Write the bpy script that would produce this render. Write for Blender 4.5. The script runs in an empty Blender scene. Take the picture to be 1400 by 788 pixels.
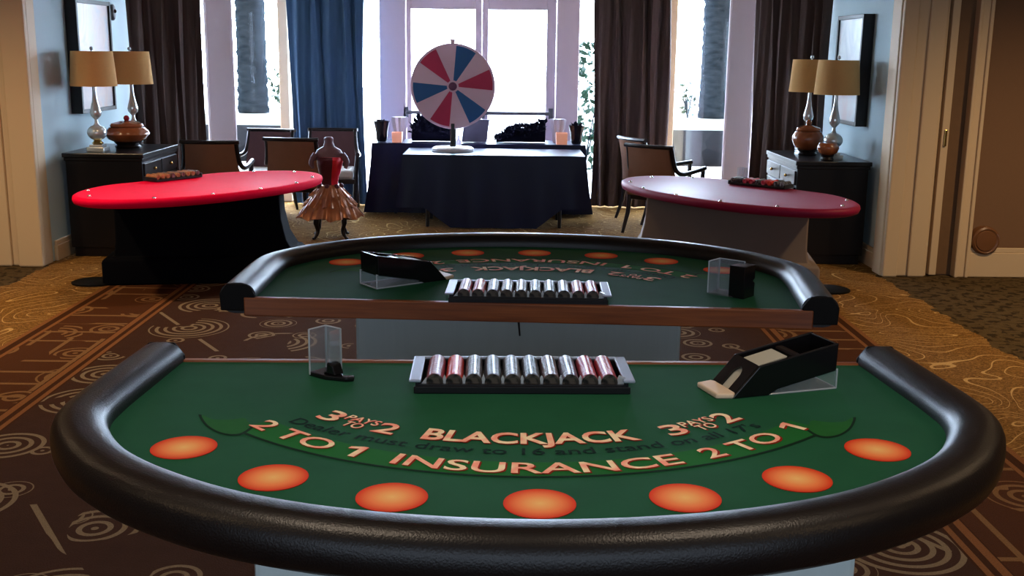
import bpy, bmesh, math, random
from mathutils import Vector, Matrix
random.seed(7)
PI = math.pi
scn = bpy.context.scene
COL = scn.collection

# ------------------------------------------------------------------ camera, world, lights, exposure
cam_d = bpy.data.cameras.new('camera')
cam_d.sensor_width = 36.0
cam_d.lens = 36.0 * 1490 / 1400
cam_d.clip_start = 0.05
cam_d.clip_end = 200
cam = bpy.data.objects.new('camera', cam_d)
COL.objects.link(cam)
_right = Vector((1.0, -0.005, 0.012)); _up = Vector((-0.011, 0.212, 0.977)); _fwd = Vector((0.007, 0.977, -0.212))
_fwd.normalize(); _right = (_right - _fwd * _right.dot(_fwd)).normalized(); _up = _right.cross(_fwd).normalized()
M = Matrix((( _right.x, _up.x, -_fwd.x, 0), (_right.y, _up.y, -_fwd.y, 0), (_right.z, _up.z, -_fwd.z, 1.75), (0, 0, 0, 1)))
cam.matrix_world = M
scn.camera = cam

scn.view_settings.view_transform = 'Standard'
scn.view_settings.look = 'None'
scn.view_settings.gamma = 1.0
scn.view_settings.use_curve_mapping = False
scn.view_settings.exposure = 0.55

wd = bpy.data.worlds.new('daylight'); scn.world = wd; wd.use_nodes = True
_bg = wd.node_tree.nodes['Background']
_t = wd.node_tree
_tc = _t.nodes.new('ShaderNodeTexCoord'); _sx = _t.nodes.new('ShaderNodeSeparateXYZ'); _t.links.new(_tc.outputs['Generated'], _sx.inputs[0])
_cr = _t.nodes.new('ShaderNodeMapRange'); _cr.inputs['From Min'].default_value = -0.2; _cr.inputs['From Max'].default_value = 0.9
_cr.inputs['To Min'].default_value = 1.5; _cr.inputs['To Max'].default_value = 36.0; _t.links.new(_sx.outputs[1], _cr.inputs['Value'])
_bg.inputs['Color'].default_value = (0.66, 0.80, 1.0, 1)
_t.links.new(_cr.outputs[0], _bg.inputs['Strength'])

def area(name, loc, rot, sx, sy, power, color, portal=False, spread=PI):
    l = bpy.data.lights.new(name, 'AREA'); l.shape = 'RECTANGLE'; l.size = sx; l.size_y = sy
    l.energy = power; l.color = color; l.spread = spread
    o = bpy.data.objects.new(name, l); COL.objects.link(o); o.location = loc; o.rotation_euler = rot
    if portal: l.cycles.is_portal = True
    return o
# window portals (guide the sky's light through the window openings)
area('window_portal', (-0.33, 12.95, 1.5), (-PI/2, 0, 0), 4.4, 3.0, 1, (1, 1, 1), True)
area('window_portal', (-3.2, 12.0, 1.5), (-PI/2, 0, math.radians(56)), 2.2, 3.0, 1, (1, 1, 1), True)
area('window_portal', (2.5, 12.0, 1.5), (-PI/2, 0, math.radians(-56)), 2.2, 3.0, 1, (1, 1, 1), True)
area('window_portal', (0, -3.05, 1.55), (PI/2, 0, 0), 9.0, 2.3, 1, (1, 1, 1), True)  # portal of the added window behind the camera
# recessed ceiling lamps of the hall
def downlight(x, y, z, power, color=(1.0, 0.70, 0.40), angle=150, size=0.08):
    l = bpy.data.lights.new('ceiling_lamp', 'SPOT'); l.energy = power; l.color = color
    l.spot_size = math.radians(angle); l.spot_blend = 1.0; l.shadow_soft_size = size
    o = bpy.data.objects.new('ceiling_lamp', l); COL.objects.link(o); o.location = (x, y, z)
for (x, y, p) in ((-4.4, 6.6, 200), (4.3, 6.6, 215), (-2.2, 7.0, 60), (-3.4, 4.0, 42), (3.4, 3.6, 55), (-3.0, 1.0, 40), (3.0, 0.6, 40),
                  (0.0, 7.6, 30)):
    downlight(x, y, 2.95, p)
for x in (-0.9, 1.0): downlight(x, 1.7, 2.95, 42, (1.0, 0.80, 0.60), 110)

# ------------------------------------------------------------------ materials
def nodes_of(name):
    m = bpy.data.materials.new(name); m.use_nodes = True
    return m, m.node_tree, m.node_tree.nodes['Principled BSDF']
def lin(c):
    return tuple(((v/12.92) if v <= 0.04045 else ((v+0.055)/1.055)**2.4) for v in c)
def mat(name, col, rough=0.6, metal=0.0, spec=0.4, var=0.12, scale=18.0, bump=0.0, bscale=120.0, sheen=0.0, coat=0.0, trans=0.0, ior=1.45, emis=None, stretch=(1, 1, 1), subsurf=0.0):
    m, t, b = nodes_of(name)
    L = t.links
    tc = t.nodes.new('ShaderNodeTexCoord'); mp = t.nodes.new('ShaderNodeMapping')
    mp.inputs['Scale'].default_value = stretch
    L.new(tc.outputs['Object'], mp.inputs['Vector'])
    nz = t.nodes.new('ShaderNodeTexNoise'); nz.inputs['Scale'].default_value = scale; nz.inputs['Detail'].default_value = 4
    L.new(mp.outputs[0], nz.inputs['Vector'])
    mx = t.nodes.new('ShaderNodeMix'); mx.data_type = 'RGBA'
    mx.inputs[6].default_value = tuple(max(0, c*(1-var)) for c in col) + (1,)
    mx.inputs[7].default_value = tuple(min(1, c*(1+var)) for c in col) + (1,)
    L.new(nz.outputs['Fac'], mx.inputs[0]); L.new(mx.outputs[2], b.inputs['Base Color'])
    b.inputs['Roughness'].default_value = rough; b.inputs['Metallic'].default_value = metal
    b.inputs['Specular IOR Level'].default_value = spec
    b.inputs['Sheen Weight'].default_value = sheen; b.inputs['Coat Weight'].default_value = coat
    b.inputs['Transmission Weight'].default_value = trans; b.inputs['IOR'].default_value = ior
    if emis:
        b.inputs['Emission Color'].default_value = emis[0] + (1,); b.inputs['Emission Strength'].default_value = emis[1]
    if bump:
        n2 = t.nodes.new('ShaderNodeTexNoise'); n2.inputs['Scale'].default_value = bscale; n2.inputs['Detail'].default_value = 3
        L.new(mp.outputs[0], n2.inputs['Vector'])
        bp = t.nodes.new('ShaderNodeBump'); bp.inputs['Strength'].default_value = bump; bp.inputs['Distance'].default_value = 0.01
        L.new(n2.outputs['Fac'], bp.inputs['Height']); L.new(bp.outputs[0], b.inputs['Normal'])
    return m

class NG:
    """small node-math helper"""
    def __init__(s, t): s.t = t
    def val(s, op, a, b=None, c=None, clamp=False):
        n = s.t.nodes.new('ShaderNodeMath'); n.operation = op; n.use_clamp = clamp
        for i, v in enumerate((a, b, c)):
            if v is None: continue
            if isinstance(v, (int, float)): n.inputs[i].default_value = v
            else: s.t.links.new(v, n.inputs[i])
        return n.outputs[0]
    def mixc(s, f, a, b):
        n = s.t.nodes.new('ShaderNodeMix'); n.data_type = 'RGBA'
        for i, v in ((0, f), (6, a), (7, b)):
            if isinstance(v, (int, float)): n.inputs[i].default_value = v
            elif isinstance(v, tuple): n.inputs[i].default_value = v + (1,)
            else: s.t.links.new(v, n.inputs[i])
        return n.outputs[2]
    def tex(s, kind, vec, **kw):
        n = s.t.nodes.new(kind)
        s.t.links.new(vec, n.inputs['Vector'])
        for k, v in kw.items():
            if k in n.inputs: n.inputs[k].default_value = v
            else: setattr(n, k, v)
        return n

def carpet_material():
    m, t, b = nodes_of('hotel_carpet')
    g = NG(t); V = g.val
    tc = t.nodes.new('ShaderNodeTexCoord'); P = tc.outputs['Object']
    sp = t.nodes.new('ShaderNodeSeparateXYZ'); t.links.new(P, sp.inputs[0])
    X, Y = sp.outputs[0], sp.outputs[1]
    a = V('ABSOLUTE', V('ADD', X, 0.33))
    fine = g.tex('ShaderNodeTexNoise', P, Scale=160.0, Detail=2.0).outputs['Fac']
    nz = g.tex('ShaderNodeTexNoise', P, Scale=5.0, Detail=3.0).outputs['Fac']
    nz2 = g.tex('ShaderNodeTexNoise', P, Scale=14.0, Detail=2.0).outputs['Fac']
    # broken concentric rings of many sizes
    def rings(scale, rad, per, seed):
        mp = t.nodes.new('ShaderNodeMapping'); mp.inputs['Location'].default_value = (seed, seed*1.7, 0)
        t.links.new(P, mp.inputs['Vector'])
        vo = g.tex('ShaderNodeTexVoronoi', mp.outputs[0], voronoi_dimensions='2D', Scale=scale, Randomness=0.62)
        d = V('DIVIDE', vo.outputs['Distance'], scale)
        cs = t.nodes.new('ShaderNodeSeparateColor'); t.links.new(vo.outputs['Color'], cs.inputs[0])
        rr = V('MULTIPLY_ADD', cs.outputs[0], rad*0.55, rad*0.45)
        ins = V('LESS_THAN', d, rr)
        ph = V('MULTIPLY', d, 2*PI/per)
        st = V('GREATER_THAN', V('SINE', V('ADD', ph, V('MULTIPLY', cs.outputs[1], 3.0))), 0.25)
        brk = V('GREATER_THAN', g.tex('ShaderNodeTexNoise', P, Scale=2.6, Detail=0.0).outputs['Fac'], V('MULTIPLY_ADD', cs.outputs[2], 0.12, 0.34))
        return V('MULTIPLY', V('MULTIPLY', ins, st), brk)
    r1 = rings(1.45, 0.27, 0.052, 0.31)
    r2 = rings(2.6, 0.12, 0.042, 4.4)
    # straight brush strokes
    wv = V('LESS_THAN', V('ABSOLUTE', V('SUBTRACT', V('FRACT', V('ADD', V('MULTIPLY', X, 0.62), V('MULTIPLY', Y, 0.41))), 0.5)), 0.009)
    wv = V('MULTIPLY', wv, V('GREATER_THAN', g.tex('ShaderNodeTexNoise', P, Scale=1.6, Detail=0.0).outputs['Fac'], 0.55))
    motif = V('MAXIMUM', V('MAXIMUM', r1, r2), wv)
    brown = g.mixc(nz2, lin((0.235, 0.15, 0.11)), lin((0.275, 0.18, 0.13)))
    tan = lin((0.56, 0.49, 0.39))
    c0 = g.mixc(V('MULTIPLY', motif, 0.85), brown, tan)
    # border bands : cross hatching and small rings
    h1 = V('LESS_THAN', V('ABSOLUTE', V('SUBTRACT', V('FRACT', V('MULTIPLY', Y, 4.6)), 0.5)), 0.07)
    h1 = V('MULTIPLY', h1, V('GREATER_THAN', g.tex('ShaderNodeTexNoise', P, Scale=2.2, Detail=0.0).outputs['Fac'], 0.48))
    h2 = V('LESS_THAN', V('ABSOLUTE', V('SUBTRACT', V('FRACT', V('MULTIPLY', X, 5.1)), 0.5)), 0.07)
    h2 = V('MULTIPLY', h2, V('GREATER_THAN', g.tex('ShaderNodeTexNoise', P, Scale=1.3, Detail=0.0).outputs['Fac'], 0.52))
    hm = V('MAXIMUM', V('MAXIMUM', h1, h2), rings(2.0, 0.19, 0.055, 9.1))
    cb = g.mixc(V('MULTIPLY', hm, 0.75), lin((0.31, 0.18, 0.10)), lin((0.56, 0.42, 0.27)))
    # gold field with swirling veins
    wob = g.tex('ShaderNodeTexNoise', P, Scale=1.7, Detail=0.5, Distortion=0.5).outputs['Fac']
    sw = V('ABSOLUTE', V('SUBTRACT', V('FRACT', V('MULTIPLY', wob, 17.0)), 0.5))
    swl = V('LESS_THAN', sw, 0.042)
    mpg = t.nodes.new('ShaderNodeMapping'); mpg.inputs['Scale'].default_value = (1.0, 2.6, 1.0); t.links.new(P, mpg.inputs['Vector'])
    wob2 = g.tex('ShaderNodeTexNoise', mpg.outputs[0], Scale=20.0, Detail=1.0, Distortion=0.5).outputs['Fac']
    sw2 = V('LESS_THAN', V('ABSOLUTE', V('SUBTRACT', V('FRACT', V('MULTIPLY', wob2, 5.0)), 0.5)), 0.22)
    gold = g.mixc(V('MULTIPLY', sw2, 0.75), lin((0.42, 0.29, 0.135)), lin((0.63, 0.47, 0.25)))
    gold = g.mixc(V('MULTIPLY', swl, 0.8), gold, lin((0.82, 0.67, 0.43)))
    # dark chequer field beside the side walls
    ch = g.tex('ShaderNodeTexChecker', P, Scale=11.0).outputs['Fac']
    chn = V('GREATER_THAN', g.tex('ShaderNodeTexNoise', P, Scale=16.0, Detail=1.0).outputs['Fac'], 0.5)
    chk = g.mixc(V('MULTIPLY', V('MAXIMUM', V('MULTIPLY', ch, 0.6), V('MULTIPLY', chn, 0.8)), 0.7), lin((0.20, 0.16, 0.10)), lin((0.40, 0.33, 0.22)))
    far = V('GREATER_THAN', Y, 8.6)
    f1 = V('GREATER_THAN', a, 2.07)
    f2 = V('MAXIMUM', V('GREATER_THAN', a, 2.60), far)
    f3 = V('MULTIPLY', V('GREATER_THAN', V('ADD', a, V('MULTIPLY', nz, 0.25)), 3.50), V('LESS_THAN', Y, 8.75))
    c = g.mixc(f1, c0, cb)
    def line(c, pos, w, col):
        l = V('LESS_THAN', V('ABSOLUTE', V('SUBTRACT', a, pos)), w)
        return g.mixc(V('MULTIPLY', l, V('SUBTRACT', 1.0, far)), c, col)
    c = g.mixc(f2, c, gold)
    c = g.mixc(f3, c, chk)
    oran = lin((0.52, 0.34, 0.20)); dk = lin((0.26, 0.15, 0.08))
    for pos, w, col in ((2.05, 0.055, dk), (2.02, 0.013, oran), (2.08, 0.018, oran), (2.60, 0.05, dk), (2.565, 0.013, oran), (2.64, 0.016, oran)):
        c = line(c, pos, w, col)
    c = g.mixc(V('MULTIPLY_ADD', fine, 1.0, -0.35, clamp=True), c, (0.02, 0.011, 0.006))
    t.links.new(c, b.inputs['Base Color'])
    b.inputs['Roughness'].default_value = 1.0; b.inputs['Specular IOR Level'].default_value = 0.05
    bp = t.nodes.new('ShaderNodeBump'); bp.inputs['Strength'].default_value = 0.5; bp.inputs['Distance'].default_value = 0.006
    t.links.new(fine, bp.inputs['Height']); t.links.new(bp.outputs[0], b.inputs['Normal'])
    return m

def clear_material(name, tint, white=0.05, gloss=0.14, fres=0.6):
    m, t, b = nodes_of(name)
    tr = t.nodes.new('ShaderNodeBsdfTransparent'); tr.inputs[0].default_value = tint + (1,)
    gl = t.nodes.new('ShaderNodeBsdfGlossy'); gl.inputs['Roughness'].default_value = 0.06
    df = t.nodes.new('ShaderNodeBsdfDiffuse'); df.inputs[0].default_value = (0.8, 0.85, 0.9, 1)
    m1 = t.nodes.new('ShaderNodeMixShader'); m2 = t.nodes.new('ShaderNodeMixShader')
    lw = t.nodes.new('ShaderNodeLayerWeight'); lw.inputs[0].default_value = 0.25
    mm = t.nodes.new('ShaderNodeMath'); mm.operation = 'MULTIPLY_ADD'; mm.inputs[1].default_value = fres; mm.inputs[2].default_value = gloss
    mm.use_clamp = True
    t.links.new(lw.outputs['Fresnel'], mm.inputs[0]); t.links.new(mm.outputs[0], m1.inputs[0])
    t.links.new(tr.outputs[0], m1.inputs[1]); t.links.new(gl.outputs[0], m1.inputs[2])
    m2.inputs[0].default_value = white
    t.links.new(m1.outputs[0], m2.inputs[1]); t.links.new(df.outputs[0], m2.inputs[2])
    t.links.new(m2.outputs[0], t.nodes['Material Output'].inputs['Surface'])
    return m

def spot_material():
    m, t, b = nodes_of('printed_spot')
    g = NG(t)
    tc = t.nodes.new('ShaderNodeTexCoord')
    ln = t.nodes.new('ShaderNodeVectorMath'); ln.operation = 'LENGTH'; t.links.new(tc.outputs['Object'], ln.inputs[0])
    f = g.val('MULTIPLY', ln.outputs['Value'], 1/0.064, clamp=True)
    cr = t.nodes.new('ShaderNodeValToRGB'); t.links.new(f, cr.inputs[0])
    e = cr.color_ramp.elements
    e[0].position = 0.0; e[0].color = lin((1.0, 0.80, 0.50)) + (1,)
    e[1].position = 1.0; e[1].color = lin((0.86, 0.20, 0.10)) + (1,)
    k = e.new(0.6); k.color = lin((0.98, 0.55, 0.32)) + (1,)
    k = e.new(0.92); k.color = lin((0.90, 0.30, 0.15)) + (1,)
    t.links.new(cr.outputs[0], b.inputs['Base Color'])
    b.inputs['Roughness'].default_value = 0.75; b.inputs['Specular IOR Level'].default_value = 0.15
    return m

def letter_material():
    m, t, b = nodes_of('printed_letters')
    g = NG(t); tc = t.nodes.new('ShaderNodeTexCoord')
    n = g.tex('ShaderNodeTexNoise', tc.outputs['Object'], Scale=34.0, Detail=0.0).outputs['Fac']
    f = g.val('MULTIPLY_ADD', n, 3.0, -1.0, clamp=True)
    t.links.new(g.mixc(f, lin((1.0, 0.92, 0.78)), lin((1.0, 0.66, 0.58))), b.inputs['Base Color'])
    b.inputs['Roughness'].default_value = 0.75; b.inputs['Specular IOR Level'].default_value = 0.15
    return m

def wood_material(name, c1, c2, axis=(1.5, 30, 30), rough=0.35):
    m, t, b = nodes_of(name)
    g = NG(t); tc = t.nodes.new('ShaderNodeTexCoord'); mp = t.nodes.new('ShaderNodeMapping')
    mp.inputs['Scale'].default_value = axis; t.links.new(tc.outputs['Object'], mp.inputs[0])
    n = g.tex('ShaderNodeTexNoise', mp.outputs[0], Scale=2.0, Detail=6.0, Distortion=0.8).outputs['Fac']
    f = g.val('MULTIPLY_ADD', n, 2.2, -0.6, clamp=True)
    t.links.new(g.mixc(f, c1, c2), b.inputs['Base Color']); b.inputs['Roughness'].default_value = rough
    return m

def chip_material(name, c1, c2, face):
    m, t, b = nodes_of(name)
    c1 = tuple(c*0.9 for c in c1); c2 = tuple(c*0.8 for c in c2)
    g = NG(t); tc = t.nodes.new('ShaderNodeTexCoord')
    mp = t.nodes.new('ShaderNodeMapping'); mp.inputs['Scale'].default_value = (60, 260, 60)
    t.links.new(tc.outputs['Object'], mp.inputs[0])
    n = g.tex('ShaderNodeTexNoise', mp.outputs[0], Scale=1.0, Detail=1.0).outputs['Fac']
    f = g.val('MULTIPLY_ADD', n, 6.0, -2.6, clamp=True)
    t.links.new(g.mixc(f, c1, c2), b.inputs['Base Color'])
    b.inputs['Roughness'].default_value = 0.28; b.inputs['Specular IOR Level'].default_value = 0.35; b.inputs['Coat Weight'].default_value = 0.2
    b.inputs['Coat Roughness'].default_value = 0.15
    return m

def painting_material(name, cols):
    m, t, b = nodes_of(name)
    g = NG(t); tc = t.nodes.new('ShaderNodeTexCoord')
    n = g.tex('ShaderNodeTexNoise', tc.outputs['Object'], Scale=2.6, Detail=5.0, Distortion=0.8).outputs['Fac']
    cr = t.nodes.new('ShaderNodeValToRGB'); t.links.new(n, cr.inputs[0])
    e = cr.color_ramp.elements
    e[0].position = 0.3; e[0].color = cols[0] + (1,); e[1].position = 0.7; e[1].color = cols[2] + (1,)
    k = e.new(0.5); k.color = cols[1] + (1,)
    t.links.new(cr.outputs[0], b.inputs['Base Color']); b.inputs['Roughness'].default_value = 0.3
    return m

def stone_material():
    m, t, b = nodes_of('stone_wall_face')
    g = NG(t); tc = t.nodes.new('ShaderNodeTexCoord')
    vo = g.tex('ShaderNodeTexVoronoi', tc.outputs['Object'], Scale=3.2)
    sc = t.nodes.new('ShaderNodeSeparateColor'); t.links.new(vo.outputs['Color'], sc.inputs[0])
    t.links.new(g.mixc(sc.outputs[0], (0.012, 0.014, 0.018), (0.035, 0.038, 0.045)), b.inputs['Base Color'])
    b.inputs['Roughness'].default_value = 0.9; b.inputs['Specular IOR Level'].default_value = 0.0
    return m

def palm_bark_material():
    m, t, b = nodes_of('palm_bark')
    g = NG(t); tc = t.nodes.new('ShaderNodeTexCoord')
    mp = t.nodes.new('ShaderNodeMapping'); mp.inputs['Scale'].default_value = (5, 5, 14); t.links.new(tc.outputs['Object'], mp.inputs[0])
    n = g.tex('ShaderNodeTexNoise', mp.outputs[0], Scale=1.0, Detail=4.0).outputs['Fac']
    f = g.val('MULTIPLY_ADD', n, 2.5, -0.75, clamp=True)
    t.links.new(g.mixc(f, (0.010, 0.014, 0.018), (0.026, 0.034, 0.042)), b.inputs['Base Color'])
    b.inputs['Roughness'].default_value = 0.95; b.inputs['Specular IOR Level'].default_value = 0.0
    return m

MT = {}
MT['carpet'] = carpet_material()
MT['felt'] = mat('green_felt', lin((0.125, 0.345, 0.245)), 0.75, spec=0.12, var=0.16, scale=9, bump=0.08, bscale=600)
MT['ribbon'] = mat('printed_ribbon', lin((0.13, 0.41, 0.20)), 0.8, spec=0.1, var=0.25, scale=4)
MT['ribbon_dark'] = mat('printed_ribbon_shade', lin((0.05, 0.17, 0.11)), 0.8, spec=0.15)
MT['ribbon_curl'] = mat('printed_ribbon_curl', lin((0.13, 0.38, 0.18)), 0.8, spec=0.15, var=0.2)
MT['rule'] = mat('printed_rule_text', lin((0.06, 0.16, 0.15)), 0.8, spec=0.15)
MT['letters'] = letter_material()
MT['letter_shade'] = mat('printed_letter_shade', lin((0.55, 0.13, 0.08)), 0.8, spec=0.15)
MT['spot'] = spot_material()
MT['vinyl'] = mat('black_padded_vinyl', lin((0.075, 0.055, 0.05)), 0.36, spec=0.5, var=0.2, scale=30, bump=0.12, bscale=260)
MT['vinyl_end'] = mat('black_rail_end', lin((0.05, 0.047, 0.047)), 0.6, spec=0.15)
MT['wood'] = wood_material('wood_edge', lin((0.40, 0.20, 0.09)), lin((0.58, 0.33, 0.16)))
MT['base_cloth'] = mat('pale_grey_base_cover', lin((0.76, 0.81, 0.80)), 0.75, spec=0.2, var=0.05, scale=4, bump=0.15, bscale=5, stretch=(6, 6, 0.5))
MT['cord'] = mat('dark_cord', (0.01, 0.01, 0.012), 0.6)
MT['tray_metal'] = mat('tray_metal', lin((0.70, 0.74, 0.82)), 0.33, metal=0.7, var=0.05)
MT['tray_dark'] = mat('tray_dark_plastic', (0.008, 0.008, 0.010), 0.35, spec=0.4)
MT['clear'] = clear_material('clear_acrylic', (0.93, 0.95, 0.97), 0.09, 0.05)
MT['clear_edge'] = clear_material('clear_acrylic_edge', (0.70, 0.80, 0.82), 0.45, 0.15)
MT['pane'] = clear_material('window_glass', (0.95, 0.97, 0.98), 0.0, 0.0, 0.12)
MT['gloss_black'] = mat('gloss_black_plastic', (0.006, 0.006, 0.007), 0.18, spec=0.5, var=0.1)
MT['ivory'] = mat('ivory_plastic', lin((0.93, 0.83, 0.72)), 0.4, var=0.04)
MT['card'] = mat('card_paper', lin((0.75, 0.74, 0.68)), 0.6, var=0.03)
MT['red_felt'] = mat('scarlet_felt', lin((0.99, 0.02, 0.25)), 0.7, spec=0.05, var=0.06)
MT['burgundy'] = mat('burgundy_felt', lin((0.52, 0.06, 0.22)), 0.55, spec=0.25, var=0.08)
MT['black_cloth'] = mat('black_table_skirt', lin((0.035, 0.04, 0.06)), 0.85, spec=0.05, var=0.2, scale=3)
MT['navy_cloth'] = mat('navy_table_cloth', lin((0.03, 0.045, 0.20)), 0.36, spec=0.27, var=0.12, scale=3)
MT['grey_cloth'] = mat('warm_grey_base_cover', lin((0.50, 0.44, 0.40)), 0.75, spec=0.2, var=0.06, scale=3)
MT['stud'] = mat('chrome_stud', (0.85, 0.85, 0.88), 0.15, metal=1.0)
MT['wall_blue'] = mat('pale_blue_wall_paint', lin((0.70, 0.79, 0.82)), 0.7, var=0.03, scale=2)
MT['wall_brown'] = mat('brown_wall_covering', lin((0.47, 0.35, 0.25)), 0.85, var=0.06, scale=40)
MT['trim'] = mat('cream_trim_paint', lin((0.80, 0.70, 0.56)), 0.55, var=0.03, scale=3)
MT['trim_dark'] = mat('brown_door_recess', lin((0.42, 0.31, 0.20)), 0.6)
MT['white_trim'] = mat('white_window_paint', lin((0.84, 0.78, 0.82)), 0.6, var=0.02)
MT['ceiling'] = mat('ceiling_paint', lin((0.80, 0.76, 0.70)), 0.9, var=0.02)
MT['curtain'] = mat('dark_brown_curtain', lin((0.29, 0.23, 0.215)), 0.8, spec=0.2, var=0.35, scale=5, stretch=(5, 5, 0.1))
MT['curtain_glare'] = mat('glare_blue_curtain', lin((0.24, 0.36, 0.48)), 0.75, spec=0.2, var=0.2, scale=4, stretch=(5, 5, 0.1))  # blue window glare put into the fabric colour
MT['dark_wood'] = mat('black_lacquered_wood', lin((0.055, 0.045, 0.05)), 0.28, spec=0.5, var=0.2, scale=6)
MT['chair_wood'] = mat('dark_chair_wood', lin((0.10, 0.07, 0.08)), 0.3, spec=0.5, var=0.15)
MT['chair_fabric'] = mat('tan_chair_fabric', lin((0.52, 0.37, 0.29)), 0.85, spec=0.15, var=0.1, scale=12)
MT['chair_fabric_dark'] = mat('plum_chair_fabric', lin((0.36, 0.26, 0.27)), 0.8, spec=0.15, var=0.1, scale=12)
MT['seat_fabric'] = mat('pale_seat_fabric', lin((0.78, 0.76, 0.74)), 0.8, spec=0.2, var=0.06)
MT['shade'] = mat('tan_lamp_shade', lin((0.80, 0.63, 0.41)), 0.9, spec=0.1, var=0.05, scale=60)
MT['lamp_glass'] = mat('mercury_glass', lin((0.80, 0.82, 0.82)), 0.12, metal=0.55, spec=0.6, var=0.1)
MT['brass'] = mat('pale_brass', lin((0.80, 0.66, 0.38)), 0.25, metal=1.0, var=0.1)
MT['urn'] = mat('glazed_brown_ceramic', lin((0.56, 0.31, 0.17)), 0.2, spec=0.6, var=0.25, scale=14, coat=0.3)
MT['urn_dark'] = mat('dark_wooden_stand', lin((0.10, 0.07, 0.06)), 0.35)
MT['red_knob'] = mat('dark_red_glass', lin((0.55, 0.08, 0.14)), 0.25)
MT['frame_black'] = mat('black_picture_frame', lin((0.06, 0.05, 0.055)), 0.4)
MT['paint_rose'] = painting_material('rose_grey_canvas', [lin((0.56, 0.48, 0.47)), lin((0.72, 0.58, 0.54)), lin((0.56, 0.60, 0.66))])
MT['paint_blue'] = painting_material('blue_grey_canvas', [lin((0.55, 0.62, 0.68)), lin((0.70, 0.74, 0.76)), lin((0.72, 0.66, 0.68))])
MT['wheel_white'] = mat('wheel_white', lin((0.90, 0.78, 0.86)), 0.35, spec=0.25, var=0.03)
MT['wheel_red'] = mat('wheel_red', lin((0.74, 0.18, 0.34)), 0.35, spec=0.25, var=0.05)
MT['wheel_blue'] = mat('wheel_blue', lin((0.16, 0.38, 0.62)), 0.35, spec=0.25, var=0.05)
MT['hub_mauve'] = mat('hub_mauve', lin((0.45, 0.28, 0.42)), 0.35)
MT['white_plastic'] = mat('white_plastic', lin((0.93, 0.92, 0.93)), 0.3, var=0.02)
MT['candle'] = mat('glowing_candle_glass', lin((0.86, 0.66, 0.56)), 0.4, emis=(lin((0.95, 0.62, 0.48)), 0.28), var=0.05)
MT['napkin'] = mat('white_napkin', lin((0.86, 0.85, 0.90)), 0.8, var=0.03)
MT['dark_vase'] = mat('dark_glass_vase', lin((0.08, 0.09, 0.13)), 0.2, spec=0.5)
MT['dark_leaf'] = mat('dark_leaves', lin((0.10, 0.11, 0.17)), 0.95, spec=0.02, var=0.3)
MT['dark_panel'] = mat('slate_board', lin((0.26, 0.27, 0.33)), 0.5)
MT['corset'] = mat('crimson_satin', lin((0.78, 0.07, 0.17)), 0.35, spec=0.5, var=0.15)
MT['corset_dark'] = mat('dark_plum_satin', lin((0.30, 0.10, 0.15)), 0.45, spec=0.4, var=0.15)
MT['skin_form'] = mat('mauve_dress_form', lin((0.42, 0.30, 0.34)), 0.5, var=0.1)
MT['skirt_gold'] = mat('copper_gold_satin', lin((0.58, 0.35, 0.22)), 0.26, metal=0.35, spec=0.7, var=0.4, scale=14)
MT['skirt_dark'] = mat('brown_satin', lin((0.30, 0.17, 0.11)), 0.35, spec=0.5, var=0.2)
MT['terrace'] = mat('pale_terrace', lin((0.86, 0.86, 0.84)), 0.9, var=0.05, scale=1)
MT['cap'] = mat('white_wall_cap', lin((0.62, 0.66, 0.64)), 0.8, var=0.04)
MT['stone'] = stone_material()
MT['bark'] = palm_bark_material()
MT['leaf'] = mat('garden_leaves', lin((0.10, 0.22, 0.16)), 0.6, var=0.5, scale=4)
MT['bumper'] = mat('brown_rubber', lin((0.44, 0.29, 0.18)), 0.35, spec=0.4, var=0.06)
MT['grey_plastic'] = mat('grey_plastic', lin((0.40, 0.40, 0.42)), 0.5)

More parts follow.
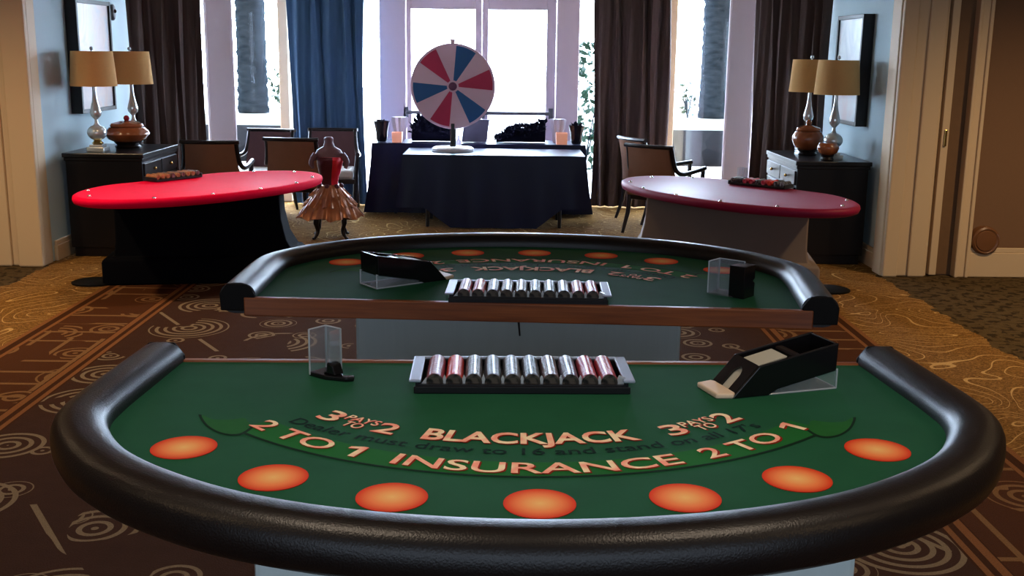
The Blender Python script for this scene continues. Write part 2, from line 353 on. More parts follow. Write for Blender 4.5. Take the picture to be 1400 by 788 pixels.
# ------------------------------------------------------------------ mesh helpers
class MB:
    def __init__(s): s.v = []; s.f = []; s.mi = []
    def add(s, vs, fs, mi=0):
        o = len(s.v); s.v += [tuple(p) for p in vs]
        for f in fs: s.f.append(tuple(i + o for i in f)); s.mi.append(mi)
        return s
    def box(s, c, d, rot=0.0, mi=0, top=None):
        """top : (sx, sy) scale of the upper face"""
        tx, ty = top or (1, 1); vs = []
        for z in (-1, 1):
            for x, y in ((-1, -1), (1, -1), (1, 1), (-1, 1)):
                px, py = x*d[0]/2*(tx if z > 0 else 1), y*d[1]/2*(ty if z > 0 else 1)
                vs.append((c[0] + px*math.cos(rot) - py*math.sin(rot), c[1] + px*math.sin(rot) + py*math.cos(rot), c[2] + z*d[2]/2))
        return s.add(vs, [(3, 2, 1, 0), (4, 5, 6, 7), (0, 1, 5, 4), (1, 2, 6, 5), (2, 3, 7, 6), (3, 0, 4, 7)], mi)
    def prism(s, poly, z0, z1, mi=0, xf=None):
        n = len(poly); vs = [(x, y, z0) for x, y in poly] + [(x, y, z1) for x, y in poly]
        if xf: vs = [xf(*p) for p in vs]
        return s.add(vs, [tuple(range(n-1, -1, -1)), tuple(range(n, 2*n))] + [(i, (i+1) % n, n+(i+1) % n, n+i) for i in range(n)], mi)
    def rings(s, rs, caps=True, closed=True, mi=0):
        n = len(rs[0]); o = len(s.v)
        for r in rs: s.v += [tuple(p) for p in r]
        for k in range(len(rs)-1):
            for i in range(n if closed else n-1):
                j = (i+1) % n
                s.f.append((o+k*n+i, o+k*n+j, o+(k+1)*n+j, o+(k+1)*n+i)); s.mi.append(mi)
        if caps:
            s.f.append(tuple(o+i for i in range(n-1, -1, -1))); s.f.append(tuple(o+(len(rs)-1)*n+i for i in range(n))); s.mi += [mi, mi]
        return s
    def lathe(s, prof, seg=24, c=(0, 0, 0), mi=0, caps=True, sx=1.0, sy=1.0):
        return s.rings([[(c[0]+r*sx*math.cos(2*PI*i/seg), c[1]+r*sy*math.sin(2*PI*i/seg), c[2]+z) for i in range(seg)] for r, z in prof], caps, True, mi)
    def tube(s, path, rad, seg=10, mi=0, flat=1.0):
        P = [Vector(p) for p in path]; R = rad if isinstance(rad, (list, tuple)) else [rad]*len(P)
        rs = []; ref = None
        for k, p in enumerate(P):
            t = (P[min(k+1, len(P)-1)] - P[max(k-1, 0)]).normalized()
            if ref is None:
                ref = Vector((0, 0, 1)) if abs(t.z) < 0.9 else Vector((0, 1, 0))
            u = t.cross(ref).normalized(); w = u.cross(t).normalized(); ref = w
            rs.append([p + (u*math.cos(2*PI*i/seg) + w*math.sin(2*PI*i/seg)*flat)*R[k] for i in range(seg)])
        return s.rings(rs, True, True, mi)
    def ball(s, c, r, seg=16, mi=0, sz=1.0):
        n = seg//2
        return s.lathe([(max(1e-4, r*math.sin(PI*k/n)), -r*math.cos(PI*k/n)*sz) for k in range(n+1)], seg, c, mi)

def obj(name, mb, material, parent=None, smooth=False, bevel=0.0, loc=(0, 0, 0), rot=(0, 0, 0), seg=2, sub=0, angle=40):
    me = bpy.data.meshes.new(name); me.from_pydata(mb.v, [], mb.f)
    for m in (material if isinstance(material, (list, tuple)) else [material]): me.materials.append(MT[m])
    me.polygons.foreach_set('material_index', mb.mi)
    me.update()
    if smooth:
        me.polygons.foreach_set('use_smooth', [True]*len(me.polygons))
        me.set_sharp_from_angle(angle=math.radians(angle))
    o = bpy.data.objects.new(name, me); COL.objects.link(o); o.location = loc; o.rotation_euler = rot
    if parent: o.parent = parent
    if bevel:
        b = o.modifiers.new('bevel', 'BEVEL'); b.width = bevel; b.segments = seg; b.limit_method = 'ANGLE'; b.angle_limit = math.radians(35)
    if sub:
        m = o.modifiers.new('subdivision', 'SUBSURF'); m.levels = sub; m.render_levels = sub
    return o
def tag(o, label=None, cat=None, group=None, kind=None):
    if label: o['label'] = label
    if cat: o['category'] = cat
    if group: o['group'] = group
    if kind: o['kind'] = kind
    return o
def thing(name, label, cat, loc=(0, 0, 0), rot=0.0, group=None):
    o = bpy.data.objects.new(name, None); COL.objects.link(o); o.empty_display_size = 0.1
    o.location = loc; o.rotation_euler = (0, 0, rot)
    return tag(o, label, cat, group)
def dup(root, loc, rot, label=None, group=None):
    r = root.copy(); COL.objects.link(r); r.location = loc; r.rotation_euler = (0, 0, rot)
    if label: r['label'] = label
    if group: r['group'] = group
    for ch in list(root.children):
        c = ch.copy(); COL.objects.link(c); c.parent = r
        for g in list(ch.children):
            d = g.copy(); COL.objects.link(d); d.parent = c
    return r
def struct(name, mb, material, **kw):
    return tag(obj(name, mb, material, **kw), kind='structure')
def spline(pts, n=8, closed=False):
    out = []; N = len(pts); P = [Vector(p) for p in pts]
    rng = N if closed else N-1
    for i in range(rng):
        p0 = P[(i-1) % N] if closed else P[max(i-1, 0)]; p1 = P[i]; p2 = P[(i+1) % N]; p3 = P[(i+2) % N] if closed else P[min(i+2, N-1)]
        for k in range(n):
            t = k/n
            out.append(0.5*((2*p1) + (p2-p0)*t + (2*p0-5*p1+4*p2-p3)*t*t + (3*p1-p0-3*p2+p3)*t**3))
    if not closed: out.append(P[-1])
    return out
def text_shape(s, bold=0.0):
    """2-D outline mesh of a word in unit cap height, from the built-in font"""
    cu = bpy.data.curves.new('lettering', 'FONT'); cu.body = s; cu.size = 1.0; cu.offset = bold; cu.resolution_u = 4
    o = bpy.data.objects.new('lettering', cu); COL.objects.link(o)
    dg = bpy.context.evaluated_depsgraph_get(); dg.update()
    me = bpy.data.meshes.new_from_object(o.evaluated_get(dg))
    vs = [tuple(v.co) for v in me.vertices]; fs = [tuple(p.vertices) for p in me.polygons]
    bpy.data.objects.remove(o); bpy.data.curves.remove(cu); bpy.data.meshes.remove(me)
    x0 = min(v[0] for v in vs); x1 = max(v[0] for v in vs)
    return vs, fs, x0, x1
CAP = 0.73

# ------------------------------------------------------------------ setting : floor, walls, ceiling, trims
struct('floor', MB().box((0, 5.0, -0.05), (16, 16.6, 0.1)), 'carpet')
struct('ceiling', MB().box((0, 4.9, 3.05), (16, 16.8, 0.1)), 'ceiling')
mb = MB()   # unseen wide window behind the camera, added to light the table bases
mb.box((0, -3.05, 0.2), (16, 0.1, 0.4)); mb.box((0, -3.05, 2.85), (16, 0.1, 0.3)); mb.box((-6.25, -3.05, 1.55), (3.5, 0.1, 2.3)); mb.box((6.25, -3.05, 1.55), (3.5, 0.1, 2.3))
for x in (-1.5, 1.5): mb.box((x, -3.05, 1.55), (0.12, 0.08, 2.3))
struct('wall_back', mb, 'wall_brown')
struct('wall_sky_block', MB().box((0, 4.8, 7.1), (30, 16.0, 8.0)), 'wall_brown')  # unseen upper mass, added to keep the sky behind off the palm trunks
struct('wall_side_left', MB().box((-11.5, 11.7, 1.5), (15.2, 0.2, 3.2)), 'wall_brown'); struct('wall_side_right', MB().box((10.9, 11.7, 1.5), (15.4, 0.2, 3.2)), 'wall_brown')
struct('wall_hall_left', MB().box((-7.0, 2.8, 1.5), (0.1, 11.8, 3.0)), 'wall_brown')
struct('wall_hall_right', MB().box((7.0, 2.8, 1.5), (0.1, 11.8, 3.0)), 'wall_brown')
struct('wall_left', MB().box((-3.83, 9.95, 1.5), (0.16, 2.4, 3.0)), 'wall_blue')
struct('wall_right', MB().box((3.20, 9.85, 1.5), (0.16, 2.2, 3.0)), 'wall_blue')
# the wall between hall and lounge : brown on both sides of a wide cased opening
struct('wall_opening_right', MB().box((5.06, 8.80, 1.5), (3.88, 0.10, 3.0)), 'wall_brown')
struct('wall_opening_left', MB().box((-5.75, 8.82, 1.5), (2.5, 0.14, 3.0)), 'wall_brown')
struct('wall_opening_header', MB().box((-0.3, 8.80, 2.85), (7.4, 0.2, 0.3)), 'trim')
# left casing (stepped pilaster)
mb = MB()
mb.box((-4.12, 8.80, 1.5), (0.78, 0.16, 3.0)); mb.box((-3.83, 8.70, 1.5), (0.20, 0.06, 3.0)); mb.box((-4.14, 8.71, 1.5), (0.30, 0.04, 3.0)); mb.box((-4.42, 8.70, 1.5), (0.18, 0.06, 3.0))
struct('trim_1', mb, 'trim', bevel=0.012)
mb = MB()
mb.box((3.24, 8.78, 1.5), (0.38, 0.20, 3.0)); mb.box((3.12, 8.66, 1.5), (0.12, 0.05, 3.0)); mb.box((3.34, 8.67, 1.5), (0.14, 0.03, 3.0))
struct('trim_2', mb, 'trim', bevel=0.012)
mb = MB(); mb.box((3.70, 8.70, 1.5), (0.105, 0.08, 3.0)); mb.box((3.66, 8.665, 1.5), (0.03, 0.05, 3.0)); mb.box((3.745, 8.665, 1.5), (0.03, 0.05, 3.0))
struct('trim_3', mb, 'trim', bevel=0.008)
mb = MB(); mb.box((3.485, 8.72, 1.5), (0.06, 0.06, 2.98))
dr = struct('door_3', mb, 'trim', bevel=0.006)
obj('edge_pull', MB().box((3.485, 8.683, 1.12), (0.022, 0.012, 0.13)), 'brass', dr, bevel=0.004)
struct('trim_4', MB().box((3.585, 8.76, 1.5), (0.15, 0.05, 2.98)), 'trim_dark')
def baseboard(name, p0, p1, h=0.17):
    d = Vector((p1[0]-p0[0], p1[1]-p0[1], 0)); L = d.length; a = math.atan2(d.y, d.x)
    c = ((p0[0]+p1[0])/2, (p0[1]+p1[1])/2)
    mb = MB(); mb.box((c[0], c[1], h/2-0.02), (L, 0.03, h-0.04), a); mb.box((c[0], c[1], h-0.02), (L, 0.018, 0.04), a)
    return struct(name, mb, 'trim', bevel=0.005)
baseboard('baseboard_left', (-3.735, 8.95), (-3.735, 11.0)); baseboard('baseboard_right', (3.105, 8.90), (3.105, 10.85))
baseboard('baseboard_hall', (3.77, 8.695), (6.95, 8.695), 0.24)

bp_ = thing('wall_bumper', 'round brown disc on the wall above the skirting right of the doorway', 'wall bumper', (3.885, 8.75, 0.30))
obj('disc', MB().rings([[(r*math.cos(2*PI*i/36), y, r*math.sin(2*PI*i/36)) for i in range(36)] for r, y in ((0.112, 0.0), (0.116, -0.06), (0.112, -0.085), (0.098, -0.095), (0.09, -0.09))]), 'bumper', bp_, smooth=True)
obj('centre_pad', MB().rings([[(r*math.cos(2*PI*i/28), y, r*math.sin(2*PI*i/28)) for i in range(28)] for r, y in ((0.085, -0.088), (0.08, -0.096), (0.03, -0.100))]), 'bumper', bp_, smooth=True)

# ------------------------------------------------------------------ window wall : French doors, side lights, angled bay windows
FY = 12.85
def wall_seg(name, p0, p1, z0, z1, th, material, bevel=0.0):
    d = Vector((p1[0]-p0[0], p1[1]-p0[1], 0)); a = math.atan2(d.y, d.x)
    return struct(name, MB().box(((p0[0]+p1[0])/2, (p0[1]+p1[1])/2, (z0+z1)/2), (d.length, th, z1-z0), a), material, bevel=bevel)
# centre : posts between the doors and the side lights
struct('trim_5', MB().box((-1.31, FY, 1.5), (0.30, 0.16, 3.0)), 'white_trim', bevel=0.01)
struct('trim_6', MB().box((0.70, FY, 1.5), (0.26, 0.16, 3.0)), 'white_trim', bevel=0.01)
struct('trim_7', MB().box((-0.30, FY, 2.68), (2.4, 0.14, 0.64)), 'white_trim', bevel=0.01)
def door_leaf(name, x0, x1, gx0, gx1, hx):
    f = MB(); zt, gz0, gz1 = 2.36, 0.30, 2.215
    f.box(((x0+gx0)/2, FY, zt/2), (gx0-x0, 0.05, zt)); f.box(((gx1+x1)/2, FY, zt/2), (x1-gx1, 0.05, zt))
    f.box(((gx0+gx1)/2, FY, (gz1+zt)/2), (gx1-gx0, 0.05, zt-gz1)); f.box(((gx0+gx1)/2, FY, gz0/2+0.01), (gx1-gx0, 0.05, gz0-0.02))
    d = struct(name, f, 'white_trim', bevel=0.006)
    obj('pane', MB().box(((gx0+gx1)/2, FY, (gz0+gz1)/2), (gx1-gx0, 0.008, gz1-gz0)), 'pane', d)
    b = MB(); b.tube([(gx0-0.05, FY-0.07, 1.05), (gx1+0.05, FY-0.07, 1.05)], 0.022, 10); b.box((gx0-0.06, FY-0.05, 1.05), (0.05, 0.06, 0.12)); b.box((gx1+0.06, FY-0.05, 1.05), (0.05, 0.06, 0.12))
    obj('push_bar', b, 'grey_plastic', d, smooth=True)
    return d
door_leaf('door_1', -1.155, -0.29, -1.10, -0.365, 0)
door_leaf('door_2', -0.285, 0.565, -0.215, 0.455, 0)
def window(name, p0, p1, z0, z1, mull=()):
    d = Vector((p1[0]-p0[0], p1[1]-p0[1], 0)); L = d.length; a = math.atan2(d.y, d.x); u = d.normalized()
    f = MB(); c = ((p0[0]+p1[0])/2, (p0[1]+p1[1])/2)
    f.box((c[0], c[1], z0+0.03), (L, 0.07, 0.06), a); f.box((c[0], c[1], z1-0.03), (L, 0.07, 0.06), a)
    w = struct(name, f, 'white_trim')
    obj('pane', MB().box((c[0], c[1], (z0+z1)/2), (L, 0.008, z1-z0-0.12), a), 'pane', w)
    return w
window('window_1', (-2.52, FY), (-1.46, FY), 0.0, 2.6)
window('window_2', (0.83, FY), (1.86, FY), 0.0, 2.6)
wall_seg('wall_far_left', (-2.56, FY), (-1.46, FY), 2.6, 3.0, 0.14, 'white_trim'); wall_seg('wall_far_right', (0.83, FY), (1.92, FY), 2.6, 3.0, 0.14, 'white_trim')
# bay corners
struct('trim_8', MB().box((-2.55, FY-0.03, 1.5), (0.11, 0.22, 3.0)), 'trim', bevel=0.01)
struct('trim_9', MB().box((1.88, FY-0.03, 1.5), (0.11, 0.22, 3.0)), 'trim', bevel=0.01)
LA, LB = (-3.78, 11.1), (-2.60, FY); RA, RB = (3.15, 10.95), (1.94, FY)
def lerp(a, b, t): return (a[0]+(b[0]-a[0])*t, a[1]+(b[1]-a[1])*t)
la = math.atan2(LB[1]-LA[1], LB[0]-LA[0]); ra = math.atan2(RB[1]-RA[1], RB[0]-RA[0])
pc = lerp(LA, LB, 0.565); struct('trim_10', MB().box((pc[0], pc[1], 1.5), (0.30, 0.22, 3.0), 0.25), 'white_trim', bevel=0.03)
pc2 = lerp(RA, RB, 0.52); struct('trim_11', MB().box((pc2[0], pc2[1], 1.5), (0.30, 0.22, 3.0), -0.25), 'white_trim', bevel=0.03)
window('window_3', LA, lerp(LA, LB, 0.50), 0.0, 2.6); window('window_4', lerp(LA, LB, 0.63), LB, 0.0, 2.6)
window('window_5', RA, lerp(RA, RB, 0.45), 0.0, 2.6); window('window_6', lerp(RA, RB, 0.59), RB, 0.0, 2.6)
wall_seg('wall_bay_left', LA, LB, 2.6, 3.0, 0.12, 'white_trim'); wall_seg('wall_bay_right', RA, RB, 2.6, 3.0, 0.12, 'white_trim')

# ------------------------------------------------------------------ terrace outside
struct('ground_terrace', MB().box((0, 33.4, -0.08), (80, 40.9, 0.1)), 'terrace')
def planter(name, x0, x1, label):
    t = thing(name, label, 'planter wall', ((x0+x1)/2, 17.9, -0.03)); w = x1-x0
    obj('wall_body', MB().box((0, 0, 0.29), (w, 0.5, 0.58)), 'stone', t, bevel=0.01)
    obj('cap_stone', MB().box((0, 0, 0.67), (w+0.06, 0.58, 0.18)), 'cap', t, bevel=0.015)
planter('planter_wall', -7.5, -3.2, 'stone planter wall with white cap outside the left bay window')
planter('planter_wall', 2.6, 6.5, 'stone planter wall with white cap outside the right bay window')
def palm(x, y, label):
    mb = MB(); rs = []
    for k in range(64):
        z = k*0.075; r = 0.225 + (0.010 if k % 2 else -0.004) + 0.02*math.exp(-z*2)
        rs.append([((r+0.012*math.sin(i*2*PI*7/22+k*1.7))*math.cos(2*PI*i/22), (r+0.012*math.sin(i*2*PI*7/22+k*1.7))*math.sin(2*PI*i/22), z) for i in range(22)])
    mb.rings(rs)
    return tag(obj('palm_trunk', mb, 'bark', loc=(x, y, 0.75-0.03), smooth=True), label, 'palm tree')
palm(-4.10, 17.92, 'palm trunk standing outside the left bay window'); palm(3.37, 17.92, 'palm trunk standing outside the right bay window')
def leafy(name, loc, h, w, n, label, cat, leaf=0.12, material='leaf'):
    t = thing(name, label, cat, loc); rnd = random.Random(name+label)
    st = MB(); lf = MB()
    for k in range(7):
        a = rnd.uniform(0, 2*PI); top = Vector((math.cos(a)*w*0.35, math.sin(a)*w*0.35, h*rnd.uniform(0.6, 0.9)))
        st.tube([(0, 0, 0), tuple(top*0.5 + Vector((0, 0, 0.05))), tuple(top)], [0.014, 0.01, 0.004], 6)
    for k in range(n):
        a = rnd.uniform(0, 2*PI); rr = math.sqrt(rnd.random())*w/2; z = rnd.uniform(0.05, 1.0)*h
        rr *= 0.55 + 0.45*math.sin(PI*min(1, z/h*0.9+0.1))
        c = Vector((rr*math.cos(a), rr*math.sin(a), z)); d = Vector((rnd.gauss(0, 1), rnd.gauss(0, 1), rnd.gauss(0.3, 0.8))).normalized()
        s = d.cross(Vector((rnd.gauss(0, 1), rnd.gauss(0, 1), rnd.gauss(0, 1)))).normalized(); L = leaf*rnd.uniform(0.6, 1.2)
        nn = d.cross(s)*L*0.12
        lf.add([c, c+d*L*0.5+s*L*0.28-nn, c+d*L, c+d*L*0.5-s*L*0.28-nn, c+d*L*0.5+nn], [(0, 1, 4), (1, 2, 4), (2, 3, 4), (3, 0, 4)])
    obj('stem', st, 'bark', t, smooth=True); obj('foliage', lf, material, t)
    return t
leafy('shrub', (1.12, 16.0, -0.03), 1.95, 1.0, 380, 'leafy green shrub outside the narrow pane right of the glass doors', 'shrub', 0.15)
leafy('shrub', (-3.55, 17.85, 0.73), 0.75, 0.5, 70, 'small plant leaning beside the palm trunk outside the left bay window', 'shrub', 0.16)
leafy('shrub', (2.95, 17.9, 0.73), 0.55, 0.35, 26, 'thin pale plant on the planter outside the right bay window', 'shrub', 0.12)

# ------------------------------------------------------------------ curtains
def curtain(path, label, material, folds, amp=0.045, z1=2.98, wob=0.0):
    mb = MB(); P = [Vector((p[0], p[1], 0)) for p in path]; L = sum((P[i+1]-P[i]).length for i in range(len(P)-1)); n = folds*10
    rs = []
    for zi in range(9):
        z = 0.012 + (z1-0.012)*zi/8; row = []; back = []
        for k in range(n+1):
            s = L*k/n; q = s; i = 0
            while i < len(P)-2 and q > (P[i+1]-P[i]).length: q -= (P[i+1]-P[i]).length; i += 1
            d = (P[i+1]-P[i]).normalized(); c = P[i] + d*q; nn = Vector((-d.y, d.x, 0))
            ph = 2*PI*folds*k/n
            o = amp*(0.85*math.sin(ph) + 0.35*math.sin(2.3*ph+1.0+zi*0.12)) * (0.8+0.25*math.sin(zi*0.9+k*0.05)) + wob*math.sin(zi*0.8)
            c = c + d*(0.02*math.sin(zi*0.7+k*0.3))
            row.append((c + nn*o).to_tuple()[:2] + (z,)); back.append((c + nn*(o+0.012)).to_tuple()[:2] + (z,))
        rs.append(row + back[::-1])
    mb.rings(rs, True, True)
    return tag(obj('curtain', mb, material, smooth=True, angle=70), label, 'curtain', 'floor length window curtains')
curtain([(-3.66, 10.88), (-3.42, 11.22), (-3.17, 11.62)], 'dark brown curtain in the far left corner behind the lamps', 'curtain', 7)
curtain([(-2.44, 12.50), (-1.60, 12.50)], 'curtain tinted with blue window glare behind the dress shaped figure', 'curtain_glare', 5)
curtain([(0.985, 12.55), (1.83, 12.50)], 'dark brown curtain right of the glass doors behind two armchairs', 'curtain', 6)
curtain([(2.56, 11.55), (2.80, 11.18), (3.09, 10.72)], 'dark brown curtain in the right corner behind the black console', 'curtain', 7)

# ------------------------------------------------------------------ blackjack tables
ZT = 0.978
RAIL = [(0.912, 0.012), (0.924, 0.20), (0.936, 0.40), (0.930, 0.52), (0.885, 0.635), (0.80, 0.765), (0.67, 0.885), (0.495, 0.99), (0.27, 1.062), (0.0, 1.09)]
def rail_path():
    h = [Vector((x, y, 0)) for x, y in RAIL]
    full = [Vector((-p.x, p.y, 0)) for p in h] + h[-2::-1]
    return spline(full, 6)
def arc_text(mb, s, a0, a1, r, h, cy, bold=0.0, dz=0.0, mi=0, du=0.0, dr=0.0):
    """printed words bent along an arc; local x runs to the player's left"""
    if s == '1':   # a one with a flag
        o_ = bold*0.6; vs = [(0.30-o_, 0-o_, 0), (0.44+o_, 0-o_, 0), (0.44+o_, 0.73+o_, 0), (0.33, 0.73+o_, 0), (0.06-o_, 0.60, 0), (0.06-o_, 0.46-o_, 0), (0.30-o_, 0.56-o_, 0)]
        fs = [(0, 1, 2, 6), (2, 3, 4, 6), (4, 5, 6)]; x0, x1 = 0.06, 0.44
    else: vs, fs, x0, x1 = text_shape(s, bold)
    out = []
    for x, y, z in vs:
        a = math.radians(a0 + (a1-a0)*(x-x0)/(x1-x0)); rr = r - y/CAP*h + dr
        out.append((-(rr*math.sin(a)+du), cy + rr*math.cos(a), dz))
    mb.add(out, [tuple(reversed(f)) if False else f for f in fs], mi)
def fix_up(o):
    bm = bmesh.new(); bm.from_mesh(o.data)
    for f in bm.faces:
        f.normal_update()
        if f.normal.z < 0: f.normal_flip()
    bm.to_mesh(o.data); bm.free()
def blackjack_table(label, loc, rot, group):
    t = thing('blackjack_table', label, 'blackjack table', loc, rot, group)
    path = rail_path()
    # table board and felt
    poly = [(p.x, p.y) for p in path]; poly = [(x, max(y, 0.022)) for x, y in poly]
    obj('table_board', MB().prism(poly, ZT-0.055, ZT-0.004), 'wood', t)
    obj('felt_top', MB().prism([(x*0.999, y if y > 0.023 else 0.026) for x, y in poly], ZT-0.004, ZT), 'felt', t)
    obj('wood_edge', MB().box((0, 0.010, ZT-0.027), (1.78, 0.024, 0.060)), 'wood', t, bevel=0.004)
    # padded rail
    mb = MB(); rs = []; N = len(path); A, B = 0.057, 0.050
    for k, p in enumerate(path):
        d = (path[min(k+1, N-1)] - path[max(k-1, 0)]).normalized(); nn = Vector((d.y, -d.x, 0)); ring = []
        for i in range(22):
            a = 2*PI*i/22; c, s = math.cos(a), math.sin(a)
            c = math.copysign(abs(c)**0.8, c); s = math.copysign(abs(s)**0.8, s)
            ring.append(p + nn*(A*c) + Vector((0, 0, ZT - 0.002 + B*s)))
        rs.append(ring)
    rl = obj('padded_rail', mb.rings(rs), 'vinyl', t, smooth=True, angle=60)
    for sx in (-1, 1):
        e = MB(); cx = sx*0.912
        e.prism([(-0.054, -0.042), (0.054, -0.042), (0.057, 0.012), (0.032, 0.046), (-0.032, 0.046), (-0.057, 0.012)], 0, 0.012, xf=lambda x, y, z: (cx+x, 0.013-z, ZT+y))
        obj('end_cap', e, 'vinyl_end', rl, bevel=0.004)
    # print : ribbon, spots, words
    rb = MB(); n = 40; lo, hi = [], []
    for k in range(n+1):
        a = math.radians(-45 + 91*k/n); lo.append((-(0.866*math.sin(a)), -0.088+0.866*math.cos(a), ZT+0.0006)); 
        r2 = 0.772 + 0.02*math.cos(a*1.5); hi.append((-(r2*math.sin(a)), -0.088+r2*math.cos(a), ZT+0.0006))
    rb.add(lo+hi, [(k, k+1, n+2+k, n+1+k) for k in range(n)], 0)
    l2 = [(-(0.870*math.sin(math.radians(-46+93*k/n))), -0.088+0.870*math.cos(math.radians(-46+93*k/n)), ZT+0.0009) for k in range(n+1)]
    l3 = [(-(0.862*math.sin(math.radians(-46+93*k/n))), -0.088+0.862*math.cos(math.radians(-46+93*k/n)), ZT+0.0009) for k in range(n+1)]
    rb.add(l2+l3, [(k, k+1, n+2+k, n+1+k) for k in range(n)], 1)
    for s in (-1, 1):
        cu = [(0.585, 0.505), (0.60, 0.55), (0.635, 0.545), (0.675, 0.50), (0.705, 0.435), (0.675, 0.462), (0.64, 0.465), (0.61, 0.455), (0.597, 0.478)]
        cs = spline([(s*x, y, ZT+0.0011) for x, y in cu], 5, True); m = len(cs)
        rb.add(cs, [tuple(range(m))], 2)
        ed = cs[:26]; c0 = Vector((s*0.64, 0.49, ZT+0.0008)); eo = [c0 + (p-c0)*1.0 for p in ed]; ei = [c0 + (p-c0)*1.12 + Vector((0, 0.002, -0.0003)) for p in ed]
        rb.add(eo+ei, [(k, k+1, len(ed)+k+1, len(ed)+k) for k in range(len(ed)-1)], 1)
    o = obj('printed_ribbon', rb, ['ribbon', 'ribbon_dark', 'ribbon_curl'], t); fix_up(o)
    for (x, y) in ((0.69, 0.63), (0.485, 0.784), (0.26, 0.873), (0.0, 0.90), (-0.26, 0.873), (-0.485, 0.784), (-0.69, 0.63)):
        obj('betting_circle', MB().lathe([(0.064, 0), (0.064, 0.0012)], 40), 'spot', t, loc=(x, y, ZT))
    tx = MB()
    def word(s, a0, a1, r, h, cy, bold=0.02):
        arc_text(tx, s, a0, a1, r, h, cy, bold+0.008, ZT+0.0014, 1, du=0.0024, dr=0.0026)
        arc_text(tx, s, a0, a1, r, h, cy, bold, ZT+0.0020, 0)
    word('BLACKJACK', -14.6, 14.3, 0.905, 0.064, -0.30, 0.028)
    word('INSURANCE', -20.6, 21.4, 0.794, 0.055, -0.032, 0.012)
    word('2 TO', -48.0, -31.3, 0.794, 0.055, -0.032, 0.012); word('1', -28.8, -26.2, 0.794, 0.055, -0.032, 0.012)
    word('2 TO', 25.6, 41.2, 0.794, 0.055, -0.032, 0.012); word('1', 44.6, 47.2, 0.794, 0.055, -0.032, 0.012)
    for s in (-1, 1):
        o_ = 0 if s < 0 else 65.0
        word('3', -40.9+o_, -36.7+o_, 0.705, 0.062, -0.088, 0.015); word('2', -28.4+o_, -24.2+o_, 0.705, 0.062, -0.088, 0.015)
        word('PAYS', -36.2+o_, -28.8+o_, 0.674, 0.030, -0.088, 0.012); word('TO', -34.6+o_, -30.6+o_, 0.707, 0.030, -0.088, 0.012)
    o = obj('payout_lettering', tx, ['letters', 'letter_shade'], t); fix_up(o)
    rt = MB(); arc_text(rt, "Dealer must draw to 16 and stand on all 17's", -40.2, 38.2, 0.794, 0.036, -0.129, 0.004, ZT+0.0016)
    o = obj('rule_lettering', rt, 'rule', t); fix_up(o)
    # pedestal
    pb = MB(); rs = []
    for z, hw, hd in ((0.0, 0.62, 0.28), (0.05, 0.60, 0.26), (0.12, 0.575, 0.235), (0.25, 0.565, 0.225), (ZT-0.055, 0.565, 0.225)):
        rs.append([(x*hw, 0.575+y*hd, z) for x, y in ((-1, -1), (1, -1), (1, 1), (-1, 1))])
    obj('pedestal', pb.rings(rs), 'base_cloth', t, bevel=0.012, loc=(-0.04, 0, 0))
    return t
FRONT = blackjack_table('green felt blackjack table nearest the camera with padded black rail', (0.050, 2.68, 0), PI + math.radians(1.0), 'blackjack tables')
MID = dup(FRONT, (0.065, 3.31, 0), math.radians(-3.3), 'green felt blackjack table in the middle with wooden dealer edge facing the camera')
hang = MB(); hang.tube([(0.0, -0.008, 0.93), (0.012, -0.01, 0.905), (0.004, -0.012, 0.88), (0.009, -0.01, 0.83)], [0.014, 0.007, 0.004, 0.003], 8); hang.tube([(0.03, -0.006, 0.935), (0.014, -0.01, 0.905), (0.006, -0.012, 0.885)], [0.012, 0.006, 0.004], 8)
tag(obj('hanging_cord', hang, 'cord', loc=(0.045, 3.58, -0.02)), 'short dark cord hanging from the wooden edge of the middle table', 'cord')

def on_table(tab, x, y, z=0.0):
    """local table point -> world"""
    r = tab.rotation_euler.z
    return (tab.location.x + x*math.cos(r) - y*math.sin(r), tab.location.y + x*math.sin(r) + y*math.cos(r), ZT+z)

# ------------------------------------------------------------------ chip trays and chip rolls
def chip_tray(label, loc, rot):
    t = thing('chip_tray', label, 'chip tray', loc, rot, 'chip trays')
    W, D, H = 0.52, 0.205, 0.030
    b = MB(); b.box((0, 0, 0.001), (W-0.03, D-0.03, 0.002)); b.box((0, -D/2+0.012, 0.010), (W-0.03, 0.010, 0.020)); b.box((0, D/2-0.012, 0.014), (W-0.03, 0.010, 0.028))
    for s in (-1, 1): b.box((s*(W/2-0.018), 0, 0.014), (0.010, D-0.03, 0.028))
    obj('tray_well', b, 'tray_dark', t, bevel=0.002)
    r = MB()
    for s in (-1, 1): r.box((s*(W/2-0.013), 0, H), (0.028, D, 0.007))
    r.box((0, D/2-0.005, H), (W, 0.012, 0.007))
    b2 = MB().box((0, -D/2+0.004, 0.009), (W-0.02, 0.008, 0.017)); obj('front_wall', b2, 'tray_dark', t, bevel=0.002)
    obj('tray_rim', r, 'tray_metal', t, bevel=0.003)
    dv = MB()
    for k in range(11):
        x = -0.225 + 0.045*k
        dv.box((x, 0, 0.008), (0.003, D-0.04, 0.012))
    obj('divider', dv, 'tray_dark', t)
    sc = MB(); poly = [(-W/2+0.02, 0.0)]
    for k in range(10):
        x = -0.2025 + 0.045*k
        for i in range(9):
            a = PI - PI*i/8; poly.append((x+0.0195*math.cos(a), 0.024-0.0*math.sin(a) - 0.016*math.sin(a)))
        poly.append((x+0.0225, 0.030))
    poly += [(W/2-0.02, 0.024), (W/2-0.02, 0.0)]
    sc.prism(poly, 0, 0.004, xf=lambda x, y, z: (x, -D/2+0.012+0.012-z, 0.010+y))
    obj('clear_front', sc, 'clear_edge', t)
    return t
